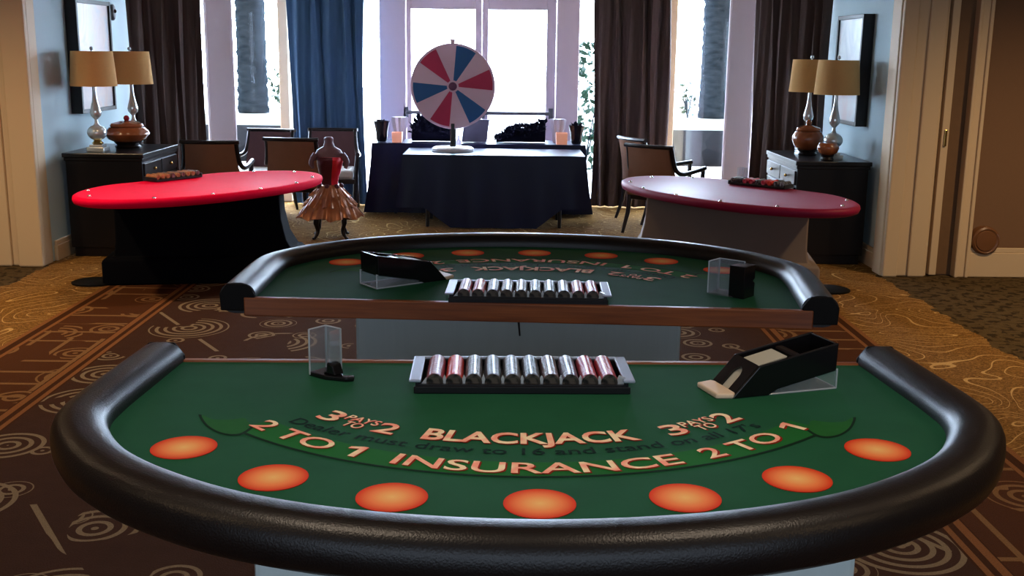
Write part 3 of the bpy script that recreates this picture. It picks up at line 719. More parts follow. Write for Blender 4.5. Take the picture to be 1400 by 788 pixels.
def chip_roll_proto(mat_name, label):
    t = thing('chip_roll', label, 'chips', (0, 0, 0), 0, 'rolls of casino chips in trays')
    prof = []; n = 42; L = 0.160
    for k in range(n):
        y0 = -L/2 + L*k/n
        prof += [(0.0200, y0+0.0001), (0.0203, y0+0.0005), (0.0203, y0+L/n-0.0005), (0.0200, y0+L/n-0.0001)]
    mb = MB(); seg = 24
    mb.rings([[(r*math.cos(2*PI*i/seg), y, r*math.sin(2*PI*i/seg)) for i in range(seg)] for r, y in prof])
    obj('chip_column', mb, mat_name, t, smooth=True)
    e = MB(); e.rings([[(r*math.cos(2*PI*i/seg), y, r*math.sin(2*PI*i/seg)) for i in range(seg)] for r, y in ((0.0195, -L/2-0.001), (0.0195, -L/2-0.004), (0.015, -L/2-0.0042), (0.0145, -L/2-0.003))])
    obj('end_chip', e, 'chip_face', t, smooth=True)
    return t
CH = {'mauve': ((0.56, 0.20, 0.28), (0.70, 0.44, 0.52), 'pinkish red'), 'red': ((0.80, 0.16, 0.12), (0.90, 0.34, 0.26), 'bright red'), 'grey': ((0.14, 0.14, 0.15), (0.55, 0.55, 0.58), 'speckled grey'),
      'dark': ((0.10, 0.10, 0.11), (0.38, 0.38, 0.42), 'dark grey'), 'brown': ((0.30, 0.20, 0.20), (0.55, 0.45, 0.46), 'brownish grey'), 'lilac': ((0.28, 0.26, 0.34), (0.60, 0.58, 0.70), 'pale lilac grey'), 'rose': ((0.68, 0.10, 0.20), (0.82, 0.40, 0.46), 'rose red')}
for k, (a, b_, w) in CH.items(): MT['chip_'+k] = chip_material('chip_'+k, lin(a), lin(b_), None)
MT['chip_face'] = chip_material('chip_face', lin((0.10, 0.09, 0.09)), lin((0.34, 0.31, 0.28)), None)
PROTO = {}
def chips_in(tray, seq, where):
    ordw = ['first', 'second', 'third', 'fourth', 'fifth', 'sixth', 'seventh', 'eighth', 'ninth', 'tenth']
    r = tray.rotation_euler.z
    for k, cname in enumerate(seq):
        # order counted from the left as seen by the camera
        sgn = where[1]; x = sgn*(-0.2025 + 0.045*k)
        w = (tray.location.x + x*math.cos(r), tray.location.y + x*math.sin(r), tray.location.z + 0.0228)
        lab = '%s chip roll, %s from the left in the %s tray' % (CH[cname][2], ordw[k], where[0])
        if cname not in PROTO:
            PROTO[cname] = chip_roll_proto('chip_'+cname, lab); o = PROTO[cname]; o.location = w; o.rotation_euler = (0, 0, r)
        else: dup(PROTO[cname], w, r, lab)
p = on_table(FRONT, 0.015, 0.167)
TRAY1 = chip_tray('grey metal chip tray of ten chip rolls on the nearest table', (0.042, 2.505, ZT), math.radians(1.2))
chips_in(TRAY1, ['mauve', 'red', 'grey', 'dark', 'grey', 'dark', 'brown', 'lilac', 'rose', 'rose'], ('nearest', 1))
TRAY2 = chip_tray('metal chip tray of ten chip rolls on the middle table', (0.077, 3.42, ZT), math.radians(-1.5))
chips_in(TRAY2, ['rose', 'red', 'lilac', 'brown', 'brown', 'grey', 'dark', 'lilac', 'rose', 'rose'], ('middle table', 1))

# ------------------------------------------------------------------ card shoe and discard holders
def card_shoe(label, loc, rot):
    """u (local x) runs from the card lip to the back, local y across"""
    t = thing('card_shoe', label, 'card shoe', loc, rot, 'card shoes')
    W = 0.108
    side = [(0.0, 0.001), (0.067, 0.072), (0.274, 0.113), (0.272, 0.046), (0.115, 0.013), (0.095, 0.001)]
    for s in (-1, 1):
        y0 = s*W/2
        obj('side_panel', MB().prism(side, -0.004, 0.004, xf=lambda x, y, z: (x, y0+z, y)), 'gloss_black', t, bevel=0.002)
    # slanted front with a thumb notch
    L = math.hypot(0.067, 0.072); cx, cz = 0.067/L, 0.072/L
    h = W/2-0.004; pts = [(-h, 0), (-h, L), (h, L), (h, 0), (0.019, 0)]
    pts += [(0.019*math.cos(a), L*0.52+0.019*math.sin(a)*1.3) for a in [PI*i/10 for i in range(11)]]
    pts += [(-0.019, 0)]
    obj('front_plate', MB().prism(pts, 0, 0.006, xf=lambda x, y, z: (y*cx+z*cz, x, 0.001+y*cz-z*cx)), 'gloss_black', t)
    obj('back_plate', MB().box((0.270, 0, 0.078), (0.007, W-0.008, 0.066)), 'gloss_black', t)
    fl = MB().prism([(0.02, 0.004), (0.10, 0.004), (0.268, 0.046), (0.268, 0.052), (0.10, 0.010), (0.02, 0.010)], -W/2+0.004, W/2-0.004, xf=lambda x, y, z: (x, z, y))
    obj('shoe_floor', fl, 'gloss_black', t)
    obj('card_pack', MB().prism([(0.014, 0.006), (0.076, 0.070), (0.112, 0.078), (0.148, 0.086), (0.105, 0.016), (0.04, 0.010)], -0.040, 0.030, xf=lambda x, y, z: (x, z, y)), 'card', t)
    obj('card_weight', MB().prism([(0.155, 0.03), (0.165, 0.088), (0.185, 0.090), (0.20, 0.04)], -0.044, 0.044, xf=lambda x, y, z: (x, z, y)), 'gloss_black', t, bevel=0.004)
    obj('card_lip', MB().prism([(-0.036, -W/2+0.006), (-0.036, W/2-0.006), (0.004, W/2+0.004), (0.012, W/2-0.006), (0.012, -W/2+0.006), (0.004, -W/2-0.004)], 0.0, 0.013), 'ivory', t, bevel=0.004)
    c = MB()
    for s in (-1, 1):
        y0 = s*(W/2-0.001)
        c.prism([(0.108, 0.0), (0.276, 0.0), (0.276, 0.048), (0.115, 0.012)], -0.0025, 0.0025, xf=lambda x, y, z: (x, y0+z, y))
    c.box((0.19, 0, 0.0015), (0.17, W-0.006, 0.003))
    st = obj('clear_stand', c, 'clear', t)
    e = MB()
    for s in (-1, 1):
        y0 = s*W/2
        e.tube([(0.06, y0, 0.0025), (0.277, y0, 0.0025)], 0.0022, 6); e.tube([(0.277, y0, 0.0025), (0.277, y0, 0.05)], 0.0022, 6); e.tube([(0.115, y0, 0.014), (0.276, y0, 0.048)], 0.0014, 6)
    e.tube([(0.277, -W/2, 0.0025), (0.277, W/2, 0.0025)], 0.0022, 6)
    obj('bright_edge', e, 'clear_edge', st)
    return t
card_shoe('glossy black card shoe with ivory lip on the nearest table', (0.507, 2.437, ZT), math.radians(17.5))
card_shoe('black card shoe on clear stand at the left of the middle table', (-0.232, 3.722, ZT), math.radians(180+37))

def discard_holder(label, loc, rot, tall_side):
    t = thing('discard_holder', label, 'card holder', loc, rot, 'discard card holders')
    W, D, H = (0.052, 0.054, 0.112) if not tall_side else (0.092, 0.072, 0.105)
    c = MB()
    c.box((0, D/2, H/2+0.004), (W, 0.004, H)); c.box((-W/2, 0, H/2+0.004), (0.004, D, H)); 
    if not tall_side: c.box((W/2, 0.010, H/2+0.004), (0.004, D-0.02, H))
    p_ = obj('clear_wall', c, 'clear', t)
    e = MB()
    for x in (-W/2, W/2):
        e.tube([(x, D/2, 0.004), (x, D/2, H+0.004)], 0.0024, 6)
    e.tube([(-W/2, -D/2, 0.004), (-W/2, -D/2, H+0.004)], 0.0022, 6)
    e.tube([(-W/2, D/2, H+0.004), (W/2, D/2, H+0.004)], 0.0018, 6); e.tube([(-W/2, -D/2, H+0.004), (-W/2, D/2, H+0.004)], 0.0018, 6)
    obj('bright_edge', e, 'clear_edge', p_)
    if tall_side:
        obj('base_plate', MB().box((0, 0, 0.003), (W, D, 0.006)), 'clear', t, bevel=0.001)
        b = MB().prism([(-D/2, 0), (D/2, 0), (D/2, 0.045), (D/2-0.012, 0.052), (D/2, 0.060), (D/2, 0.105), (-D/2, 0.105)], -0.028, 0.028, xf=lambda x, y, z: (W/2+0.012+z, x, y))
        obj('black_side_block', b, 'gloss_black', t, bevel=0.002)
    else:
        b = MB().prism([(-W/2-0.004, -D/2), (W/2, -D/2), (W/2+0.03, -D/2+0.012), (W/2+0.052, -D/2+0.02), (W/2+0.062, -D/2+0.036), (W/2+0.05, -D/2+0.05), (W/2+0.03, D/2-0.022), (W/2, D/2), (-W/2-0.004, D/2)], 0.0, 0.011)
        obj('base_plate', b, 'gloss_black', t, bevel=0.003)
        obj('card_ramp', MB().prism([(0.005, 0.011), (W/2+0.022, 0.011), (W/2+0.012, 0.036), (W/2-0.006, 0.040), (0.018, 0.020)], -D/2+0.012, D/2-0.012, xf=lambda x, y, z: (x, z, y)), 'gloss_black', t, bevel=0.003)
    return t
discard_holder('tall clear card holder on black base on the nearest table', (-0.430, 2.535, ZT), math.radians(-38), False)
discard_holder('clear card holder with black side block at the right of the middle table', (0.728, 3.502, ZT), math.radians(-40), True)

# ------------------------------------------------------------------ red kidney shaped tables
def kidney_table(label, loc, rot, top_mat, base_mat, mirror, bc, brot):
    t = thing('kidney_table', label, 'gaming table', loc, 0.0, 'kidney shaped gaming tables')
    H = 0.74; a, b = 1.10, 0.57; out = []
    ca, sa = math.cos(rot), math.sin(rot)
    def w(u, v):  # table axes -> thing axes ; +v is the dealer's side
        v *= mirror
        return (u*ca - v*sa, u*sa + v*ca)
    N = 72
    for k in range(N):
        th = 2*PI*k/N; u = a*math.copysign(abs(math.cos(th))**0.95, math.cos(th)); v = b*math.sin(th)
        if v > 0: v *= 1 - 0.13*math.exp(-(u/0.42)**4)
        out.append((u, v))
    prof = [(0.965, -0.055), (0.99, -0.045), (1.0, -0.02), (0.995, 0.0), (0.975, 0.010), (0.955, 0.006)]
    mb = MB(); mb.rings([[w(u*s, v*s) + (H+z,) for u, v in out] for s, z in prof])
    obj('felt_top', mb, top_mat, t, smooth=True, angle=60)
    for u, v in ((-0.98, 0.08), (-0.78, -0.34), (-0.40, -0.50), (0.02, -0.535), (0.44, -0.49), (0.80, -0.32), (0.99, 0.06), (-0.80, 0.34), (0.80, 0.34)):
        p = w(u, v)
        obj('chrome_stud', MB().lathe([(0.013, 0), (0.013, 0.004), (0.008, 0.010), (0.001, 0.012)], 12), 'stud', t, loc=(p[0], p[1], H+0.006), smooth=True)
    # covered pedestal : flares outward at one bottom edge, low plinth at the other
    pb = MB(); rs = []; s_ = -mirror   # side of the flare
    for z, in_, outw, hd in ((0.0, 0.80, 0.70, 0.34), (0.17, 0.78, 0.70, 0.34), (0.20, 0.74, 0.69, 0.33), (0.205, 0.72, 0.62, 0.30), (0.32, 0.655, 0.60, 0.29), (0.48, 0.62, 0.60, 0.28), (H-0.05, 0.61, 0.60, 0.28)):
        # in_ towards the middle of the room, outw towards the side wall
        xi, xo = (in_, -outw) if loc[0] < 0 else (-in_, outw)
        c = [(xi, -hd), (xi, hd), (xo, hd), (xo, -hd)]
        rs.append([(bc[0] + x*math.cos(brot) - y*math.sin(brot), bc[1] + x*math.sin(brot) + y*math.cos(brot), z) for x, y in c])
    obj('pedestal_cover', pb.rings(rs), base_mat, t, bevel=0.02, seg=3, smooth=True)
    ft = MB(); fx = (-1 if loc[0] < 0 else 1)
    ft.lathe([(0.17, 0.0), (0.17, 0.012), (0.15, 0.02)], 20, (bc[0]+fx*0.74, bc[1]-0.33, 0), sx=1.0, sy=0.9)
    obj('floor_disc', ft, 'vinyl_end', t, smooth=True)  # flat dark disc on the floor beside the pedestal's outer corner
    return t
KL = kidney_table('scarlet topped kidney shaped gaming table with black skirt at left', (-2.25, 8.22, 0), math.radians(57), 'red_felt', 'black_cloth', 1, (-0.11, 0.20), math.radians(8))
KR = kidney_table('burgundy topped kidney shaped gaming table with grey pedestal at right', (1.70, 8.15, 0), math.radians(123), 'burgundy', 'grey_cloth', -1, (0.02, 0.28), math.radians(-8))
def small_rack(label, loc, rot, cols, L):
    t = thing('chip_rack', label, 'chip rack', loc, rot, 'chip racks on the red tables')
    b = MB(); b.box((0, 0, 0.008), (L, 0.15, 0.016)); b.box((0, 0.07, 0.016), (L, 0.012, 0.03)); b.box((-L/2, 0, 0.016), (0.012, 0.15, 0.03)); b.box((L/2, 0, 0.016), (0.012, 0.15, 0.03))
    obj('rack_body', b, 'tray_dark', t, bevel=0.003)
    n = len(cols)
    for k, cn in enumerate(cols):
        x = -L/2 + L*(k+0.5)/n
        mb = MB(); prof = []
        for q in range(14): prof += [(0.0185, -0.06+0.0085*q), (0.0195, -0.058+0.0085*q), (0.0195, -0.0525+0.0085*q)]
        mb.rings([[(x+r*math.cos(2*PI*i/14), y, 0.034+r*math.sin(2*PI*i/14)) for i in range(14)] for r, y in prof])
        obj('chip_column', mb, 'chip_'+cn, t, smooth=True)
    return t
MT['chip_tan'] = chip_material('chip_tan', lin((0.60, 0.36, 0.24)), lin((0.78, 0.58, 0.40)), None)
small_rack('rack of tan chips on the scarlet kidney table', (-2.585, 8.485, 0.7505), math.radians(57), ['tan', 'tan', 'tan', 'brown', 'tan', 'brown', 'tan', 'tan', 'brown'], 0.44)
small_rack('rack of red and grey chips on the burgundy kidney table', (1.985, 8.455, 0.7505), math.radians(-42), ['grey', 'dark', 'rose', 'rose', 'grey', 'rose', 'red', 'grey', 'grey'], 0.48)

dh = discard_holder('small clear card holder on the burgundy kidney table behind its chip rack', (1.89, 8.69, 0.7505), math.radians(-60), False)

# ------------------------------------------------------------------ centre table, prize wheel and display behind
def cloth_table(name, label, loc, W, D, H, hem, legs):
    t = thing(name, label, 'table', loc, 0, 'cloth covered tables by the glass doors')
    mb = MB(); nx = 40; path = []
    for k in range(nx): path.append((-W/2 + W*k/nx, -D/2))
    for k in range(12): path.append((W/2, -D/2 + D*k/12))
    for k in range(nx): path.append((W/2 - W*k/nx, D/2))
    for k in range(12): path.append((-W/2, D/2 - D*k/12))
    top = [(x, y, H) for x, y in path]
    def flare(f):
        out = []
        for i, (x, y) in enumerate(path):
            hz = hem(x/W*2, y/D*2); z = H - (H-hz)*f
            k = 1 + 0.03*f*abs(x/W*2)**3; wv = 0.012*f*math.sin(i*0.9)
            out.append((x*k*(1+0.05*f*f), y + math.copysign(0.03*f + wv, y) if abs(abs(y)-D/2) < 1e-6 else y, z))
        return out
    mb.rings([[(x*0.995, y*0.99, H+0.001) for x, y in path], [(x, y, H-0.004) for x, y in path], flare(0.04), flare(0.3), flare(0.65), flare(1.0)], caps=False)
    n = len(path); mb.f.append(tuple(range(n-1, -1, -1))); mb.mi.append(0)
    cl = obj('draped_cloth', mb, 'navy_cloth', t, smooth=True, angle=20)
    for sx in (-1, 1):
        for sy in (-1, 1):
            l = MB(); l.tube([(sx*(W/2-0.24), sy*(D/2-0.12), 0), (sx*(W/2-0.24), sy*(D/2-0.12), H-0.02)], 0.018, 10)
            obj('leg', l, 'dark_wood', t, smooth=True)
    bd = MB().box((0, 0, H-0.022), (W-0.01, D-0.01, 0.03)); obj('table_board', bd, 'dark_wood', t)
    return t
def hem_front(x, y):
    ax = abs(x)
    return 0.015 if ax < 0.45 else (0.015 + (ax-0.45)/0.27*0.20 if ax < 0.72 else 0.215)
cloth_table('cloth_table', 'table under a long dark navy cloth in front of the glass doors', (-0.118, 11.24, 0), 1.82, 0.78, 0.74, hem_front, True)
cloth_table('cloth_table', 'wider navy covered table behind the wheel against the glass doors', (-0.29, 12.06, 0), 2.30, 0.60, 0.775, lambda x, y: 0.03, False)

def prize_wheel(loc):
    t = thing('prize_wheel', 'upright prize wheel with red, white and blue segments on the navy table', 'prize wheel', loc)
    obj('base_disc', MB().lathe([(0.205, 0.0), (0.215, 0.012), (0.215, 0.03), (0.195, 0.045), (0.05, 0.05)], 40, sy=0.85), 'white_plastic', t, smooth=True)
    po = MB(); po.box((0, 0.0, 0.16), (0.035, 0.05, 0.24)); po.box((0, 0.055, 0.36), (0.06, 0.02, 0.68)); po.box((0, 0.03, 0.05), (0.06, 0.11, 0.02))
    obj('post', po, 'gloss_black', t, bevel=0.004)
    ZC = 0.655; R = 0.43
    dk = MB(); seg = 120
    ri = [(r*math.cos(2*PI*i/seg), y, ZC + r*math.sin(2*PI*i/seg)) for r, y in ((0.001, 0.035),) for i in range(seg)]
    d_ = MB().rings([[(r*math.cos(2*PI*i/seg), y, ZC + r*math.sin(2*PI*i/seg)) for i in range(seg)] for r, y in ((R-0.006, 0.035), (R, 0.030), (R, 0.012), (R-0.006, 0.006))])
    obj('wheel_disc', d_, 'wheel_white', t, smooth=True)
    cols = ['wheel_red', 'wheel_white', 'wheel_blue', 'wheel_white']
    for k in range(12):
        if k % 2: continue
        cm = cols[k % 4]; a0 = math.radians(-5+30*k); s = MB(); n = 10
        arc = [(math.cos(a0 + math.radians(30)*i/n), math.sin(a0 + math.radians(30)*i/n)) for i in range(n+1)]
        poly = [(0.06*c, 0.06*q) for c, q in arc] + [(0.405*c, 0.405*q) for c, q in reversed(arc)]
        s.prism(poly, 0, 0.004, xf=lambda x, y, z: (x, 0.006-z, ZC+y))
        obj('segment', s, cm, t)
    pg = MB(); 
    for k in range(24):
        a = 2*PI*k/24; pg.tube([((R-0.014)*math.cos(a), 0.006, ZC+(R-0.014)*math.sin(a)), ((R-0.014)*math.cos(a), -0.02, ZC+(R-0.014)*math.sin(a))], 0.005, 6)
    obj('peg_ring', pg, 'wheel_white', t, smooth=True)
    h = MB().rings([[(r*math.cos(2*PI*i/24), y, ZC + r*math.sin(2*PI*i/24)) for i in range(24)] for r, y in ((0.042, 0.004), (0.042, -0.012), (0.03, -0.02), (0.012, -0.022))])
    obj('hub', h, 'hub_mauve', t, smooth=True)
    pn = MB().prism([(-0.03, 0.03), (0.03, 0.03), (0.012, -0.03), (-0.012, -0.03)], 0, 0.02, xf=lambda x, y, z: (x, -0.01-z, ZC+R+0.008+y))
    obj('pointer', pn, 'wheel_white', t, bevel=0.004)
    return t
prize_wheel((-0.545, 11.25, 0.743))
# on the tables
bt = thing('water_bottle', 'small clear bottle standing right behind the white wheel base', 'bottle', (-0.495, 11.47, 0.743))
obj('body', MB().lathe([(0.026, 0), (0.028, 0.01), (0.028, 0.09), (0.012, 0.115), (0.012, 0.125)], 16), 'napkin', bt, smooth=True); obj('cap', MB().lathe([(0.014, 0.125), (0.014, 0.142), (0.010, 0.145)], 14), 'white_plastic', bt, smooth=True)
def candle(x, y, label, s=0.11):
    t = thing('candle_holder', label, 'candle', (x, y, 0.778), 0, 'glowing candle holders')
    mb = MB(); rs = []
    for z, k in ((0, 0.92), (s*0.9, 1.0), (s, 0.98), (s, 0.86), (s*0.5, 0.84)):
        rs.append([(q[0]*s/2*k, q[1]*s/2*k, z) for q in ((-1, -1), (1, -1), (1, 1), (-1, 1))])
    obj('glass_cup', mb.rings(rs), 'candle', t, bevel=0.006)
    obj('candle_stub', MB().lathe([(s*0.33, s*0.5), (s*0.33, s*0.72), (s*0.05, s*0.74)], 16), 'ivory', t, smooth=True)
candle(-1.175, 11.86, 'peach glowing candle holder at the left end of the rear navy table')
candle(0.60, 11.83, 'peach glowing candle holder at the right end of the rear navy table', 0.125)
def vase(x, y, h, label):
    t = thing('vase', label, 'vase', (x, y, 0.778))
    obj('body', MB().lathe([(0.05, 0), (0.06, 0.02), (0.065, h*0.5), (0.085, h*0.93), (0.09, h), (0.078, h), (0.06, h*0.5)], 20), 'dark_vase', t, smooth=True)
    lf = MB(); rnd = random.Random(x)
    for k in range(22):
        a = rnd.uniform(0, 2*PI); d = Vector((math.cos(a), math.sin(a), rnd.uniform(0.0, 1.0))).normalized(); c = Vector((0, 0, h-0.03)); s = d.cross(Vector((0, 0, 1))).normalized()*0.022; L = rnd.uniform(0.07, 0.12)
        lf.add([c, c+d*L*0.6+s, c+d*L, c+d*L*0.6-s], [(0, 1, 2), (0, 2, 3)])
    obj('leaves', lf, 'dark_leaf', t)
vase(-1.355, 11.98, 0.22, 'dark vase at the far left end of the rear navy table')
vase(0.765, 11.92, 0.20, 'dark vase at the far right end of the rear navy table')
def napkin(x, y, h, label):
    mb = MB(); rs = []
    for z, r in ((0.0, 0.035), (0.02, 0.05), (h*0.35, 0.045), (h*0.6, 0.07), (h*0.95, 0.082), (h, 0.075)):
        rs.append([((r*(1+0.18*math.cos(9*2*PI*i/54)))*math.cos(2*PI*i/54), (r*(1+0.18*math.cos(9*2*PI*i/54)))*math.sin(2*PI*i/54)*0.6, z) for i in range(54)])
    return tag(obj('napkin_fan', mb.rings(rs), 'napkin', loc=(x, y, 0.778), smooth=True), label, 'napkin', 'pleated white napkins')
napkin(-1.165, 12.05, 0.26, 'pleated white napkin behind the left candle'); napkin(0.56, 11.99, 0.26, 'pleated white napkin behind the right candle')
def garland(name, x, y, w, d, hs, label, seed):
    t = thing(name, label, 'foliage', (x, y, 0.778)); rnd = random.Random(seed); lf = MB()
    n = len(hs)
    core = MB(); rs = []
    for k in range(n):
        h = max(hs[k]-0.012, 0.02); xx = -w/2 + w*k/(n-1)
        rs.append([(xx, math.cos(2*PI*i/12)*d*0.42, h*0.5 + math.sin(2*PI*i/12)*h*0.5) for i in range(12)])
    obj('bundle', core.rings(rs), 'dark_leaf', t, smooth=True)
    for k in range(420):
        u = rnd.random(); i = min(int(u*(n-1)), n-2); h = hs[i] + (hs[i+1]-hs[i])*(u*(n-1)-i)
        a = rnd.uniform(0, PI); c = Vector((-w/2+w*u, math.cos(a)*d*0.42, h*0.5+math.sin(a)*h*0.45)); dv = Vector((rnd.gauss(0, 0.8), math.cos(a), math.sin(a)+rnd.gauss(0, 0.3))).normalized()
        s = dv.cross(Vector((rnd.gauss(0, 1), rnd.gauss(0, 1), rnd.gauss(0, 1)))).normalized()*0.02; L = rnd.uniform(0.03, 0.08)
        lf.add([c, c+dv*L*0.5+s, c+dv*L, c+dv*L*0.5-s], [(0, 1, 2), (0, 2, 3)])
    obj('leaves', lf, 'dark_leaf', t)
garland('leaf_garland', -0.80, 12.06, 0.46, 0.24, [0.14, 0.27, 0.24, 0.20, 0.19, 0.17], 'dark leafy arrangement left of the wheel on the rear navy table', 3)
garland('leaf_garland', 0.16, 12.06, 0.54, 0.24, [0.03, 0.09, 0.15, 0.17, 0.17, 0.18, 0.24], 'dark leafy arrangement right of the wheel on the rear navy table', 5)
bx = thing('display_board', 'slate grey board standing behind the wheel on the rear navy table', 'board', (-0.315, 12.0, 0.778))
obj('board', MB().prism([(-0.17, 0.0), (0.10, 0.0), (0.135, 0.245), (-0.14, 0.245)], -0.015, 0.015, xf=lambda x, y, z: (x, z, y)), 'dark_panel', bx, bevel=0.004)
obj('stand', MB().prism([(0.0, 0.0), (0.12, 0.0), (0.0, 0.18)], -0.01, 0.01, xf=lambda x, y, z: (z, 0.015+x, y)), 'dark_panel', bx)

# ------------------------------------------------------------------ consoles, lamps, urns, pictures
def console(label, x0, x1, y0, y1, face):
    cx, cy = (x0+x1)/2, (y0+y1)/2; w, d, h = x1-x0, y1-y0, 0.88
    t = thing('console_cabinet', label, 'cabinet', (cx, cy, 0), 0, 'black console cabinets')
    b = MB(); b.box((0, 0, 0.45), (w-0.04, d-0.04, 0.74)); b.box((0, 0, 0.05), (w-0.08, d-0.08, 0.10))
    obj('body', b, 'dark_wood', t, bevel=0.006)
    tp = MB(); tp.box((0, 0, h-0.018), (w, d, 0.036)); tp.box((0, 0, h-0.05), (w-0.02, d-0.02, 0.03)); obj('top', tp, 'dark_wood', t, bevel=0.005)
    fx = face*(w/2-0.02)
    for k in range(2):
        yy = (-0.25+0.5*k)*(d-0.06)
        dr = obj('drawer', MB().box((fx+face*0.008, yy, 0.735), (0.018, (d-0.06)/2-0.02, 0.12)), 'dark_wood', t, bevel=0.004)
        obj('knob', MB().ball((fx+face*0.03, yy, 0.735), 0.014, 10), 'brass', dr, smooth=True)
        m = MB(); W2 = (d-0.06)/2-0.02; z0, z1 = 0.13, 0.655
        m.box((fx+face*0.008, yy-W2/2+0.025, (z0+z1)/2), (0.018, 0.05, z1-z0)); m.box((fx+face*0.008, yy+W2/2-0.025, (z0+z1)/2), (0.018, 0.05, z1-z0))
        m.box((fx+face*0.008, yy, z1-0.025), (0.018, W2, 0.05)); m.box((fx+face*0.008, yy, z0+0.025), (0.018, W2, 0.05)); m.box((fx+face*0.002, yy, (z0+z1)/2), (0.006, W2-0.08, z1-z0-0.08))
        dd = obj('door', m, 'dark_wood', t, bevel=0.003)
        obj('knob', MB().ball((fx+face*0.03, yy+(0.10 if k == 0 else -0.10), 0.42), 0.013, 10), 'brass', dd, smooth=True)
    return t
console('black lacquered console cabinet against the left wall', -3.70, -3.02, 9.12, 10.10, 1)
console('black lacquered console cabinet against the right wall', 2.43, 3.07, 9.12, 10.20, -1)
def table_lamp(label, x, y):
    t = thing('table_lamp', label, 'lamp', (x, y, 0.88), 0, 'glass table lamps')
    b = MB(); b.box((0, 0, 0.018), (0.15, 0.15, 0.036)); b.box((0, 0, 0.045), (0.11, 0.11, 0.02)); obj('foot', b, 'lamp_glass', t, bevel=0.005)
    obj('collar', MB().lathe([(0.035, 0.055), (0.05, 0.065), (0.03, 0.085), (0.034, 0.10)], 20), 'brass', t, smooth=True)
    prof = [(0.03, 0.095)] + [(0.082*math.sin(PI*(0.12+0.78*k/10)), 0.155-0.066*math.cos(PI*(0.12+0.78*k/10))) for k in range(11)] + [(0.016, 0.235), (0.013, 0.265), (0.022, 0.275), (0.042, 0.30), (0.047, 0.325), (0.038, 0.365), (0.024, 0.42), (0.016, 0.48), (0.014, 0.56)]
    obj('glass_body', MB().lathe(prof, 24), 'lamp_glass', t, smooth=True)
    obj('stem', MB().lathe([(0.008, 0.55), (0.008, 0.80)], 10), 'brass', t, smooth=True)
    sh = MB(); sh.rings([[(r*math.cos(2*PI*i/40), r*math.sin(2*PI*i/40), z) for i in range(40)] for r, z in ((0.190, 0.545), (0.188, 0.545), (0.166, 0.832), (0.168, 0.832))], caps=False)
    rs = [[(r*math.cos(2*PI*i/40), r*math.sin(2*PI*i/40), z) for i in range(40)] for r, z in ((0.190, 0.545), (0.168, 0.832), (0.165, 0.832), (0.187, 0.545), (0.190, 0.545))]
    sm = MB().rings(rs, caps=False)
    s = obj('lamp_shade', sm, 'shade', t, smooth=True)
    sp = MB()
    for k in range(3):
        a = 2*PI*k/3; sp.tube([(0, 0, 0.825), (0.166*math.cos(a), 0.166*math.sin(a), 0.825)], 0.003, 6)
    obj('shade_ring', sp, 'brass', s)
    obj('finial', MB().lathe([(0.006, 0.80), (0.006, 0.84), (0.016, 0.848), (0.014, 0.866), (0.003, 0.872)], 12), 'lamp_glass', t, smooth=True)
    return t
L0 = table_lamp('tan shaded lamp nearer the camera on the left console', -3.48, 9.36)
dup(L0, (-3.38, 10.0, 0.88), 0.3, 'tan shaded lamp beside the curtain on the left console')
dup(L0, (2.815, 9.42, 0.88), 0.0, 'tan shaded lamp nearer the camera on the right console')
dup(L0, (2.76, 10.05, 0.88), 0.3, 'tan shaded lamp beside the curtain on the right console')
def urn(name, label, x, y, r, hb, lid=True, knob=None):
    t = thing(name, label, 'urn', (x, y, 0.88))
    obj('stand', MB().lathe([(r*0.55, 0), (r*0.6, 0.012), (r*0.5, 0.03), (r*0.62, 0.05)], 24), 'urn_dark', t, smooth=True)
    prof = [(r*0.55, 0.05), (r*0.85, 0.05+hb*0.2), (r, 0.05+hb*0.55), (r*0.97, 0.05+hb*0.75), (r*0.8, 0.05+hb), (r*0.62, 0.05+hb*1.02)]
    obj('jar', MB().lathe(prof, 32), 'urn', t, smooth=True)
    if lid:
        z = 0.05+hb*1.02
        l = obj('lid', MB().lathe([(r*0.72, z), (r*0.76, z+0.012), (r*0.70, z+0.03), (r*0.3, z+0.05), (0.02, z+0.055)], 28), 'urn', t, smooth=True)
        obj('knob', MB().ball((0, 0, z+0.075), 0.026, 14), knob or 'urn', l, smooth=True)
    return t
urn('lidded_urn', 'wide brown lidded urn with red knob between the left lamps', -3.34, 9.70, 0.19, 0.13, True, 'red_knob')
urn('lidded_urn', 'tall brown lidded urn between the right lamps', 2.68, 9.72, 0.14, 0.16, True)
urn('brown_bowl', 'small brown bowl beside the front lamp on the right console', 2.72, 9.23, 0.092, 0.10, False)
def picture(name, label, x, y0, y1, z0, z1, face, canvas):
    t = thing(name, label, 'picture', (x, (y0+y1)/2, (z0+z1)/2)); w, h = y1-y0, z1-z0
    f = MB(); D = 0.10; b = 0.035
    f.box((face*D/2, -w/2+b/2, 0), (D, b, h)); f.box((face*D/2, w/2-b/2, 0), (D, b, h)); f.box((face*D/2, 0, h/2-b/2), (D, w-2*b, b)); f.box((face*D/2, 0, -h/2+b/2), (D, w-2*b, b))
    obj('frame', f, 'frame_black', t, bevel=0.004)
    obj('canvas', MB().box((face*0.042, 0, 0), (0.084, w-2*b, h-2*b)), canvas, t)
picture('framed_painting', 'rose grey abstract painting in deep black frame on left wall', -3.75, 9.53, 10.36, 1.18, 2.15, 1, 'paint_rose')
picture('framed_painting', 'blue grey abstract painting in deep black frame on right wall', 3.12, 9.50, 10.24, 1.15, 2.10, -1, 'paint_blue')
tm = thing('wall_sensor', 'small grey oval device high on the left wall beside the curtain', 'wall device', (-3.75, 10.66, 2.07))
